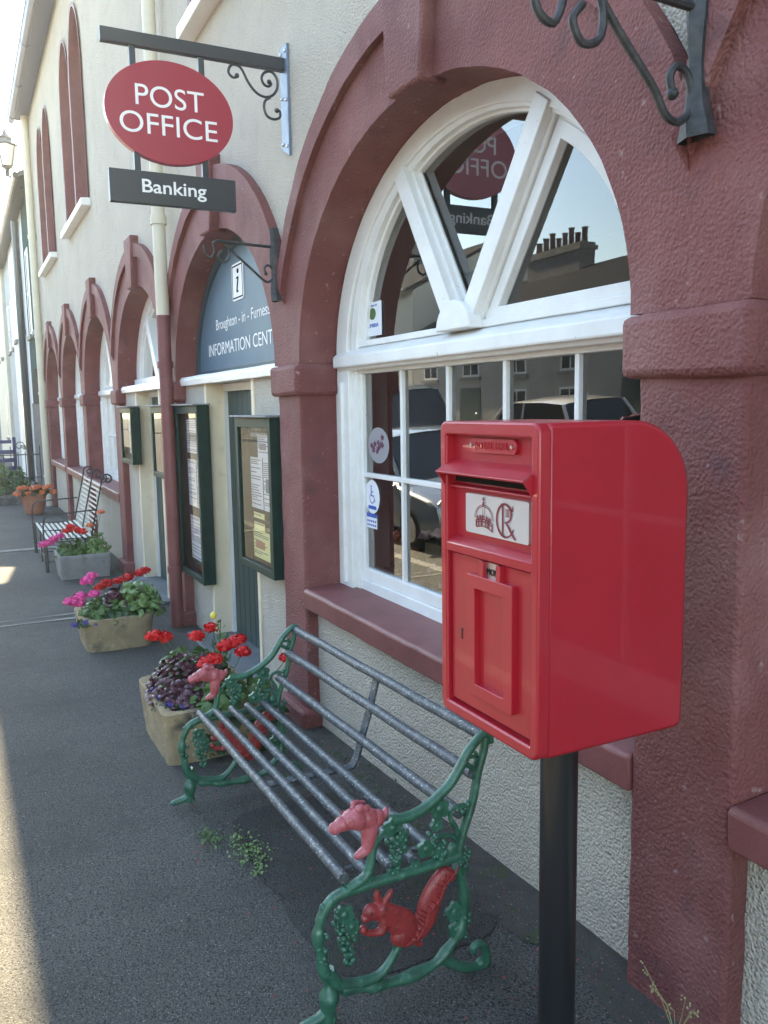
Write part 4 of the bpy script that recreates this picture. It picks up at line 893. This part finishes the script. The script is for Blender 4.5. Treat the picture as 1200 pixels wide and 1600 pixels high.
# ------------------------------------------------------------------ neighbouring houses down the street
GREENW = mat('dark green painted render', (.012, .055, .05), (.01, .04, .037), .9, 3, .5, 60, .01, spec=.15)
WHITEW = mat('white render', (.72, .75, .76), (.66, .68, .70), .8, 2, .5, 60, .01)
CREAMW = mat('pale cream render', (.62, .58, .48), (.55, .52, .44), .8, 2, .5, 60, .01)
GREYW = mat('grey blue render', (.34, .38, .42), (.28, .31, .34), .8, 2, .5, 60, .01)
def house(label, x0, x1, yf, yb, z1, m, wins=(), doors=(), roof=2.4, stone=0, name='terraced_house', sgn=1, chim=(), mroof=ROOFM, go=0):
    """yf front plane, yb rear; wins (xc, z0, width, height)"""
    t = thing(name, label, 'house', ((x0+x1)/2, yf, gz((x0+x1)/2)), None)
    b = MB(); b.box(x0, x1, min(yf, yb), max(yf, yb), -1, z1); b.obj('wall', m, t)
    if stone: b = MB(); b.box(x0+.02, x1-.02, min(yf, yf-.03*sgn), max(yf, yf-.03*sgn), -1, stone); b.obj('stone_base', STONE, t, rough=.01, cell=.2)
    ym = (yf+yb)/2; o = .25*sgn
    b = MB(); b.prism([(yf-o, z1-.05), (yf-o, z1+.05), (ym, z1+roof), (yb+o, z1+.05), (yb+o, z1-.05), (ym, z1+roof-.15)], 0, x0, x1); rf = b.obj('roof', mroof, t)
    b = MB(); b.box(x0+.02, x1-.02, min(ym, ym)-.3, ym+.3, z1, z1+roof-.3); b.prism([(yf, z1-.01), (ym, z1+roof-.1), (yb, z1-.01)], 0, x0+.01, x1-.01); b.obj('gable', m, t)
    b = MB(); b.tube([(x0, yf-o*1.2, z1-.02), (x1, yf-o*1.2, z1-.02)], .06, 8); b.obj('gutter', BLACKM, t)
    for (xc, z0, w_, h) in wins:
        b = MB(); ya, yc = yf-.012*sgn, yf+.05*sgn
        for (a, c_, d_, e_) in ((xc-w_/2, xc+w_/2, z0, z0+.06), (xc-w_/2, xc+w_/2, z0+h-.06, z0+h), (xc-w_/2, xc-w_/2+.06, z0+.06, z0+h-.06), (xc+w_/2-.06, xc+w_/2, z0+.06, z0+h-.06), (xc-.02, xc+.02, z0+.06, z0+h-.06), (xc-w_/2+.06, xc+w_/2-.06, z0+h/2-.03, z0+h/2+.03)):
            b.box(a, c_, min(ya, yc), max(ya, yc), d_, e_)
        wn = b.obj('window', WHITE, t)
        b = MB(); b.box(xc-w_/2+.02, xc+w_/2-.02, min(yf-.004*sgn, yf+.03*sgn), max(yf-.004*sgn, yf+.03*sgn), z0+.02, z0+h-.02); b.obj('pane', PANE, wn)
        b = MB(); b.box(xc-w_/2-.08, xc+w_/2+.08, min(yf-.07*sgn, yf), max(yf-.07*sgn, yf), z0-.10, z0-.003); b.obj('sill', KERB, wn)
    for (xc, w_, h, dm) in doors:
        zg = gz(xc)+go; b = MB(); b.box(xc-w_/2, xc+w_/2, min(yf-.02*sgn, yf), max(yf-.02*sgn, yf), zg, zg+h); d_ = b.obj('door', dm, t)
        b = MB(); b.ell((xc+w_*.35, yf-.04*sgn, zg+1), .03, 8, 6); b.obj('door_handle', STEEL, d_)
    for (xc, cw, ch, pots) in chim:
        b = MB(); zc = z1+roof-.5; b.box(xc-cw/2, xc+cw/2, ym-.3, ym+.3, zc, zc+ch+.5); b.box(xc-cw/2-.06, xc+cw/2+.06, ym-.36, ym+.36, zc+ch+.28, zc+ch+.40); ck = b.obj('chimney', STONE, rf)
        b = MB()
        for i in range(pots): px_ = xc-cw/2+cw*(i+.5)/pots; hp = .35+.2*((i*7) % 3)/2; b.tube([(px_, ym, zc+ch+.5), (px_, ym, zc+ch+.5+hp*.85), (px_, ym, zc+ch+.5+hp)], [.10, .085, .11], 10)
        b.obj('chimney_pot', POTD, ck)
    return t
POTD = mat('sooty clay pot', (.10, .045, .035), (.05, .03, .028), .9, 6)
PANE = mat('dark window pane', (.02, .025, .03), None, .05, spec=.8)
h1 = house('narrow house of dark green render over rubble stone, next to the cream building', -22.0, -18.50, .04, 7, 6.2, GREENW, wins=[(-19.6, 3.3, .8, 1.9), (-21.1, 3.3, .8, 1.9)], stone=1.75, roof=1.6)
b = MB(); n = 14; b.prism([(-20.2+.85*cos(pi*i/n), 1.75+.75*sin(pi*i/n)) for i in range(n+1)], 1, -.02, .1); b.obj('arched_opening', BLACKL, h1)
h2 = house('white rendered house with a black downpipe beyond the dark green one', -28.2, -22.02, .06, 7, 6.3, WHITEW, wins=[(-23.6, 3.6, .9, 1.5), (-26.6, 3.6, .9, 1.5), (-26.4, .6, .9, 1.5)], doors=[(-23.8, .95, 2.1, NAVY)], roof=1.7)
b = MB(); b.tube([(-23.0, -.04, 6.2), (-23.0, -.04, -.4)], .085, 8); b.obj('downpipe', BLACKM, h2)
h3 = house('grey blue house farther down the street past the white house', -33, -28.22, .15, 7, 6.5, GREYW, wins=[(-29.8, 3.6, .9, 1.5), (-31.8, 3.6, .9, 1.5)], roof=1.8)
h4 = house('pale cream house at the far end of the row of houses', -42, -33.02, .05, 7, 6.6, CREAMW, wins=[(-35, 3.6, .9, 1.5), (-38, 3.6, .9, 1.5), (-35, .6, .9, 1.5)], roof=1.8)
h5 = house('last slate grey house closing the view down the street', -56, -42.02, -.1, 7, 6.2, GREYW, wins=[(-45, 3.6, .9, 1.5), (-49, 3.6, .9, 1.5)], roof=1.8)
# railed front garden beyond the corner
b = MB(); b.box(-24.5, -18.9, -1.9, -.02, -.5, gz(-20)+.16); struct(b.obj('garden_terrace', STONE, bevel=.01))
t = thing('iron_railing', 'thin black iron railing round the raised garden beyond the pot', 'railing', (-20, -.8, -.2))
b = MB()
for z in (.2, .68): b.tube([(-19.0, -1.8, z-.0), (-19.0, -.1, z)], .012, 5); b.tube([(-19.0, -1.8, z), (-24.2, -1.8, z)], .012, 5)
for i in range(13): b.tube([(-19.0, -.12-.14*i, -.2), (-19.0, -.12-.14*i, (.74+(.12 if i % 4 == 0 else 0)))], .010, 5)
for i in range(36): b.tube([(-19.0-.145*i, -1.8, -.2), (-19.0-.145*i, -1.8, .74)], .010, 5)
b.obj('bars', IRON, t)
b = MB(); b.tube([(-19.0, p[0], p[1]) for p in spiral((-.5, .86), .10, .02, 0, 7)], .010, 5); b.obj('scroll', IRON, t)
t = thing('navy_fence', 'navy blue slatted timber fence at the left edge beyond the railing', 'fence', (-22.5, -1.2, 0))
for i in range(3): b = MB(); b.box(-22.54, -22.50, -2.2, -.42, .14+i*.2, .24+i*.2); b.obj('board', NAVY, t)
b = MB(); b.box(-22.6, -22.5, -.46, -.38, -.3, .95); b.obj('post', NAVY, t); b = MB(); b.box(-22.58, -22.5, -2.2, -.48, .80, .88); b.obj('top_rail', NAVY, t)
for i, (x, y, r0, h) in enumerate([(-19.5, -.9, .3, .4), (-20.2, -1.4, .35, .45), (-19.6, -1.5, .25, .3), (-21.3, -.8, .3, .55), (-20.6, -.5, .3, .5)]):
    plant('garden_shrub', ['rounded green shrub nearest the railing in the raised garden', 'wider green shrub at the street side of the raised garden', 'smallest low shrub at the corner of the raised garden', 'tall pale shrub before the navy fence', 'mid height shrub against the white house'][i], 'shrub', (x, y, gz(x)+.15), (r0, r0, h), 260, .06, [LEAF, LEAFL, LEAFD, LEAFL, LEAF][i], seed=50+i, group='shrubs in the raised garden')

# ------------------------------------------------------------------ houses across the street (seen mirrored in the windows)
OY = -11.3
STN = mat('pale stone render', (.42, .40, .36), (.34, .32, .29), .9, 2, .5, 40, .01)
SLATED = mat('dark welsh slate', (.014, .016, .022), (.026, .028, .036), 1, 5, .6, 20, .02, spec=.08)
def opp(label, x0, x1, z1, m, chim, n, roof=1.9, wz=(2.35, .95)):
    W_ = [(x0+(x1-x0)*(i+.5)/n, wz[0], .85, 1.05) for i in range(n)]+[(x0+(x1-x0)*(i+.5)/n, wz[1], .85, 1.0) for i in range(n) if i % 3 != 1]
    D_ = [(x0+(x1-x0)*(i+.5)/n, .95, 1.75, [NAVY, DOORG, BLACKM][i % 3]) for i in range(n) if i % 3 == 1]
    return house(label, x0, x1, OY, OY-7, z1, m, wins=W_, doors=D_, roof=roof, sgn=-1, chim=chim, mroof=SLATED, go=.63)
opp('low dark slated stone terrace across the street with a wide chimney of eight pots', -24.4, -13.0, 3.7, STN, [(-21.3, 2.6, .7, 8)], 5)
opp('white terrace across the street opposite the post office', -12.95, -2.5, 3.9, WHITEW, [(-9.5, 1.4, .7, 4)], 4)
opp('grey blue terrace across the street to the right', -2.45, 9, 4.2, GREYW, [(1, 1.6, .8, 5)], 4)
opp('tall cream terrace far along the opposite side of the street', -50, -24.45, 5.3, CREAMW, [(-31, 1.6, .8, 5), (-42, 1.6, .8, 5)], 7, wz=(3.6, 1.1))

# ------------------------------------------------------------------ parked cars
TYRE = mat('tyre rubber', (.015, .015, .015), None, .85)
CGLASS = mat('car glass', (.012, .015, .018), None, .04, spec=.9)
def car(label, x, y, m, L=4.1, Wd=1.74, H=1.47, kind='hatch', flip=1, cat='car'):
    t = thing('parked_car', label, cat, (x, y, gz(x)-.136), 'cars parked along the street')
    z0 = gz(x)-.136+gy(y); l = L/2; t.location.z = z0
    if kind == 'van': sec = [(-l, .35, .95, 0), (-l+.06, .3, 1.15, 0), (-l+.9, .25, 1.25, 0), (-l+1.3, .25, 1.25, 1), (-.3, .25, 1.25, 1), (l-.1, .25, 1.25, 1), (l, .35, 1.2, 0)]
    prof = {'hatch': [(-1, .55), (-.985, .72), (-.90, .80), (-.55, .92), (-.50, .95), (.90, 1.0), (.985, .92), (1, .60)],
            'van': [(-1, .6), (-.99, .85), (-.93, .98), (-.68, 1.08), (-.6, 1.1), (.94, 1.12), (.99, 1.0), (1, .6)]}[kind]
    cabin = {'hatch': [(-.48, .93), (-.18, 1.0), (-.05, 1.0), (.45, .985), (.72, .93), (.93, .62)], 'van': [(-.6, .9), (-.35, 1.0), (0, 1.0), (.6, 1.0), (.92, .98), (.97, .6)]}[kind]
    # lower body loft across width
    b = MB(); rows = []
    up_p = [(px*l*flip, z0+(pz*.92 if kind == 'hatch' else pz)) for px, pz in prof]; lowp = [(up_p[-1][0], z0+.28), (up_p[0][0], z0+.28)]
    poly = up_p+lowp
    for (yy_, sc, dz) in ((-Wd/2, .955, -.03), (-Wd/2+.03, .985, -.01), (-Wd/2+.12, 1, 0), (0, 1.01, .02), (Wd/2-.12, 1, 0), (Wd/2-.03, .985, -.01), (Wd/2, .955, -.03)):
        rows.append([(x+p[0]*sc, y+yy_, max(z0+.26, p[1]+(dz if p[1] > z0+.5 else 0))) for p in poly]+[(x+poly[0][0]*sc, y+yy_, max(z0+.26, poly[0][1]+dz))])
    b.grid(rows)
    for rw in (rows[0], rows[-1]): b.add(rw[:-1], [tuple(range(len(rw)-1))])
    b.obj('body', m, t, ang=35)
    zb_, zr = z0+(.86 if kind == 'hatch' else 1.05), z0+H
    roofp = {'hatch': [(-.50, 0), (-.17, .93), (-.02, 1), (.40, .99), (.70, .92), (.90, 0)], 'van': [(-.60, 0), (-.36, .93), (-.2, 1), (.5, 1), (.92, .96), (.96, 0)]}[kind]
    b = MB(); rows = []
    for yy_, ins in ((-Wd/2+.06, 0), (-Wd/2+.20, 1), (-Wd/2+.30, 1.03), (Wd/2-.30, 1.03), (Wd/2-.20, 1), (Wd/2-.06, 0)):
        rows.append([(x+p[0]*l*flip, y+yy_, zb_+(zr-zb_)*p[1]*(ins if p[1] > .5 else (1 if ins else 1))*(1 if ins else 0)) for p in roofp])
    b.grid(rows); b.obj('windows', CGLASS, t, ang=30)
    b = MB(); rows = []
    for yy_, dz in ((-Wd/2+.215, -.012), (-Wd/2+.30, .012), (0, .03), (Wd/2-.30, .012), (Wd/2-.215, -.012)):
        rows.append([(x+px*l*flip, y+yy_, zb_+(zr-zb_)*pz*1.03+dz) for px, pz in roofp[1:5]])
    b.grid(rows); b.obj('roof', m, t, ang=50)
    b = MB()
    for s in (-1, 1):
        for q in ([0, 1], [4, 5], ):
            p0, p1 = roofp[q[0]], roofp[q[1]]
            P0 = (x+p0[0]*l*flip, y+s*(Wd/2-(.06 if p0[1] == 0 else .205)), zb_+(zr-zb_)*p0[1]); P1 = (x+p1[0]*l*flip, y+s*(Wd/2-(.06 if p1[1] == 0 else .205)), zb_+(zr-zb_)*p1[1]); b.tube([P0, P1], .035, 6)
        b.tube([(x+.1*l*flip, y+s*(Wd/2-.06), zb_), (x+.13*l*flip, y+s*(Wd/2-.205), zr)], .03, 6)
    b.obj('pillar', m, t)
    for sx_ in (-.62, .62):
        for s in (-1, 1):
            b = MB(); b.tube([(x+sx_*l, y+s*(Wd/2-.2), z0+.31), (x+sx_*l, y+s*(Wd/2+.005), z0+.31)], .31, 20); wh = b.obj('wheel', TYRE, t, bevel=.02)
            b = MB(); b.tube([(x+sx_*l, y+s*(Wd/2-.02), z0+.31), (x+sx_*l, y+s*(Wd/2+.012), z0+.31)], .20, 10); b.obj('rim', STEEL, wh)
    for s in (-1, 1):
        b = MB(); b.ell((x-l*.955*flip, y+s*(Wd/2-.22), z0+.68), (.07, .16, .07), 10, 7); b.obj('headlight', STEEL, t)
        b = MB(); b.ell((x+l*.97*flip, y+s*(Wd/2-.16), z0+.80), (.05, .10, .10), 10, 7); b.obj('tail_light', REDSIGN, t)
        b = MB(); b.ell((x-l*.38*flip, y+s*(Wd/2+.06), z0+.98), (.06, .09, .06), 10, 7); b.obj('mirror', m, t)
    t.rotation_euler = (-math.atan(.09), 0, 0)
    return t
CW = mat('white car paint', (.75, .75, .74), None, .25, coat=1); CR = mat('red car paint', (.40, .02, .03), None, .25, coat=1); CG = mat('graphite car paint', (.05, .06, .075), None, .25, metal=.3, coat=1); CS = mat('silver blue car paint', (.24, .28, .33), None, .22, metal=.5, coat=1)
car('white hatchback parked across the road, mirrored in the big window', -13.0, -8.0, CW, flip=1, H=1.56)
car('red hatchback parked in mid road row, mirrored above the post box', -6.9, -5.4, CR, flip=1, H=1.6)
car('silver blue hatchback parked at the kerb nearest the arches', -10.9, -4.0, CS, flip=-1)
car('tall graphite van parked farther along the road', -15.2, -5.7, CG, L=4.9, Wd=1.9, H=2.05, kind='van', flip=-1, cat='van')
car('graphite hatchback parked at the right end of the road', -1.2, -5.4, CG)

# ------------------------------------------------------------------ things on and behind the big window
yg = .262
def disc(b, xc, zc, rx, rz, y0, y1, n=36): b.prism([(xc+rx*cos(2*pi*i/n), zc+rz*sin(2*pi*i/n)) for i in range(n)], 1, y0, y1)
b = MB(); disc(b, -3.765, 1.125, .082, .085, yg-.0012, yg); st = tag(b.obj('access_sticker', STICKW, None, loc=(-3.765, yg, 1.125)), 'round white sticker with a blue wheelchair symbol on the lowest left pane', 'sticker')
b = MB(); yo = yg-.0022; ym_ = yg-.0014
def sbar(p, q, w_): bar(b, p, q, w_, yo, ym_)
disc(b, -3.775, 1.178, .006, .006, yo, ym_, 12); sbar((-3.775, 1.172), (-3.775, 1.128), .007); sbar((-3.775, 1.130), (-3.745, 1.130), .006); sbar((-3.747, 1.130), (-3.735, 1.102), .006); sbar((-3.775, 1.150), (-3.755, 1.150), .005)
P = [(-3.767+.025*cos(radians(a)), 1.118+.025*sin(radians(a))) for a in range(130, 345, 12)]
for p, q in zip(P[:-1], P[1:]): bar(b, p, q, .005, yo+.0003, ym_)
b.box(-3.81, -3.72, yo, ym_, 1.062, 1.080); b.obj('wheelchair_symbol', STICKB, st, smooth=False)
b = MB(); b.box(-3.835, -3.715, yg-.0012, yg, .965, 1.04); st = tag(b.obj('blue_sticker', STICKW, None, loc=(-3.775, yg, 1.0)), 'small blue and white oblong sticker just under the round wheelchair sticker', 'sticker')
b = MB(); b.box(-3.835, -3.715, yo, ym_, 1.02, 1.04)
for i in range(5): b.box(-3.825+i*.022, -3.812+i*.022, yo, ym_, .995, 1.006); b.box(-3.825+i*.022, -3.812+i*.022, yo, ym_, .975, .986)
b.obj('print', STICKB, st, smooth=False)
b = MB(); b.box(-3.822, -3.63, yg-.0012, yg, 1.915, 2.075); st = tag(b.obj('county_card', STICKW, None, loc=(-3.73, yg, 1.99)), 'white card with a green round emblem in the lower left of the fanlight', 'sticker')
b = MB(); disc(b, -3.726, 2.02, .036, .028, yo, ym_); b.obj('emblem', LEAF, st, smooth=False)
text('lettering', 'CUMBRIA', STICKB, st, (-3.726, yo, 1.965), (1, 0, 0), (0, 0, 1), .03, fit=(.13, .018)); text('lettering', 'MEMBER OF', STICKB, st, (-3.726, yo, 2.058), (1, 0, 0), (0, 0, 1), .02, fit=(.1, .009))
b = MB(); disc(b, -3.695, 1.385, .115, .088, yg+.003, yg+.006); st = tag(b.obj('floral_decal', mat('grey lilac disc', (.30, .29, .31), None, .7), None, loc=(-3.695, yg, 1.385)), 'oval grey decal with plum coloured flowers inside the upper left pane', 'decal')
b = MB(); r_ = random.Random(9)
for i in range(11):
    a = r_.uniform(0, 6.28); q = r_.uniform(.1, .8); xx, z_ = -3.695+.1*q*cos(a), 1.385+.075*q*sin(a); n5 = 10
    L = [(xx+(.020 if j % 2 else .010)*cos(2*pi*j/n5+i), z_+(.016 if j % 2 else .008)*sin(2*pi*j/n5+i)) for j in range(n5)]; b.prism(L, 1, yg+.0005+i*.00012, yg+.0028)
b.obj('flowers', PLUM, st, smooth=False)
b = MB(); b.prism([(-3.62, 1.19), (-3.46, 1.195), (-3.535, 1.03)], 1, .33, .332); tag(b.obj('pennant', mat('grey pennant', (.33, .36, .40), None, .7), None, loc=(-3.54, .33, 1.1)), 'small grey triangular pennant hanging inside the lowest left pane', 'pennant')
b = MB(); b.box(-3.95, -1.75, .36, .50, .70, .74); tag(b.obj('display_shelf', DARKIN, None, loc=(-2.8, .4, .7)), 'dark shelf inside the big window carrying the flower display', 'shelf')
t = thing('hessian_planter', 'hessian wrapped planter of orange and pink flowers inside the window', 'planter', (-3.15, .43, .74))
b = MB(); b.box(-3.42, -2.80, .37, .49, .74, .93); b.obj('box', HESS, t, rough=.008, cell=.04)
b = MB(); r_ = random.Random(4)
for i in range(10): leafpoly(b, Vector((-3.38+.05*i, .362, .80+.05*sin(i*2.3))), Vector((0, -1, 0)), .022, r_, 5)
b.obj('paper_tag', PAPERP, t, smooth=False)
plant('orange_geranium', 'orange flower at the left of the display inside the window', 'plant', (-3.66, .40, .74), (.10, .05, .17), 90, .028, LEAF, heads=[(-3.62, .37, .90), (-3.68, .37, .93), (-3.60, .38, .86)], hm=ORANGE, hr=.042, seed=61)
plant('pink_flower', 'pink trumpet flowers above the hessian planter inside the window', 'plant', (-3.2, .42, .92), (.30, .05, .10), 120, .024, LEAFD, heads=[(-3.30, .38, .99), (-3.22, .38, 1.02), (-3.44, .38, .96), (-2.95, .38, .97)], hm=PAPERP, hr=.03, seed=62)
b = MB(); b.box(-3.03, -2.60, .44, .46, .95, 1.22); tag(b.obj('red_banner', REDSIGN, None, loc=(-2.8, .45, 1.1)), 'dark red banner hanging behind the hessian planter', 'banner')

# ------------------------------------------------------------------ weeds and litter at the wall foot
def weeds(label, c, n, spread, h, m, seed):
    r_ = random.Random(seed); b = MB()
    for _ in range(n):
        x = c[0]+r_.gauss(0, spread[0]); y = c[1]+r_.gauss(0, spread[1]); z = gz(x)+.004
        leafpoly(b, Vector((x, y, z+r_.uniform(.002, h))), (Vector((0, 0, 1))+rdir(r_)*.8).normalized(), r_.uniform(.003, .0075), r_, 6)
    return tag(b.obj('weed_patch', m, None, smooth=False, loc=(c[0], c[1], gz(c[0]))), label, 'weeds')
weeds('low green weeds in the asphalt below the far half of the bench', (-3.07, -.80), 150, (.05, .03), .02, LEAF, 71)
weeds('flat green weeds in a crack along the front edge of the bench', (-2.88, -.70), 260, (.09, .035), .018, LEAFL, 72)
weeds('sparse moss and weeds at the wall behind the bench', (-3.3, -.02), 260, (.35, .05), .02, LEAFD, 73)
t = thing('dry_weed', 'thin dry seeding weed against the foot of the maroon pier', 'weed', (-1.42, -.05, gz(-1.4)))
b = MB(); r_ = random.Random(3)
for i in range(7):
    a = r_.uniform(-.10, .10); P = [Vector((-1.42, -.04, gz(-1.4))), Vector((-1.42+a*.5, -.045, .04)), Vector((-1.42+a, -.05-.02*r_.random(), r_.uniform(.05, .12)))]; b.tube(P, .0012, 4)
    for j in range(5): b.ell(P[2]+Vector((r_.uniform(-.015, .015), 0, r_.uniform(-.02, .01))), .0028, 5, 4)
b.obj('stalk', mat('dry straw', (.34, .30, .14), None, .9), t)
b = MB(); b2 = MB(); b3 = MB(); r_ = random.Random(17)
for i in range(900):
    x = r_.uniform(-3.9, -1.2); y = -abs(r_.gauss(0, .22))+.04; z = gz(x)+.005
    [b, b, b2, b3, b3][i % 5].ell((x, y, z+.001), (r_.uniform(.001, .0045), r_.uniform(.001, .004), .0015), 5, 4)
for i in range(500):
    x = r_.uniform(-7, -.6); y = r_.uniform(-2.3, -.1); [b, b3][i % 2].ell((x, y, gz(x)+.001), (r_.uniform(.001, .004), r_.uniform(.001, .003), .0014), 5, 4)
for i in range(90):
    x = r_.uniform(-6, -1.0); y = r_.uniform(-1.6, -.1); q = r_.uniform(.0025, .0055); b.ell((x, y, gz(x)+.002), (q, q*r_.uniform(.5, 1), .002), 6, 4)
for i in range(70):
    x = r_.uniform(-3.8, -1.6); y = r_.uniform(-.9, .0); leafpoly(b2, Vector((x, y, gz(x)+.006)), Vector((r_.uniform(-.3, .3), r_.uniform(-.3, .3), 1)).normalized(), .006, r_, 5)
for o_, lab in ((b.obj('grit', KERB), 'scattered pale grit and small stones on the pavement'), (b2.obj('petals', mat('faded petal', (.40, .07, .07), None, .8)), 'fallen red petals and scraps under the bench'), (b3.obj('dark_grit', SOIL), 'dark soil crumbs on the pavement along the wall')):
    stuff(o_); o_['label'] = lab; o_['category'] = 'litter'

# ------------------------------------------------------------------ haze volume added to imitate a lens flare veil
hm = bpy.data.materials.new('lens veil haze'); hm.use_nodes = True; n = hm.node_tree.nodes; n.remove(n['Principled BSDF'])
v = n.new('ShaderNodeVolumePrincipled'); v.inputs['Density'].default_value = .0015; v.inputs['Color'].default_value = (.88, .94, 1, 1); v.inputs['Anisotropy'].default_value = .6
hm.node_tree.links.new(v.outputs[0], n['Material Output'].inputs['Volume'])
b = MB(); b.box(-160, 160, -160, 160, -3, 14); h = stuff(b.obj('haze', hm)); h['label'] = 'thin haze added over the street to imitate a lens flare veil'; h['category'] = 'haze'
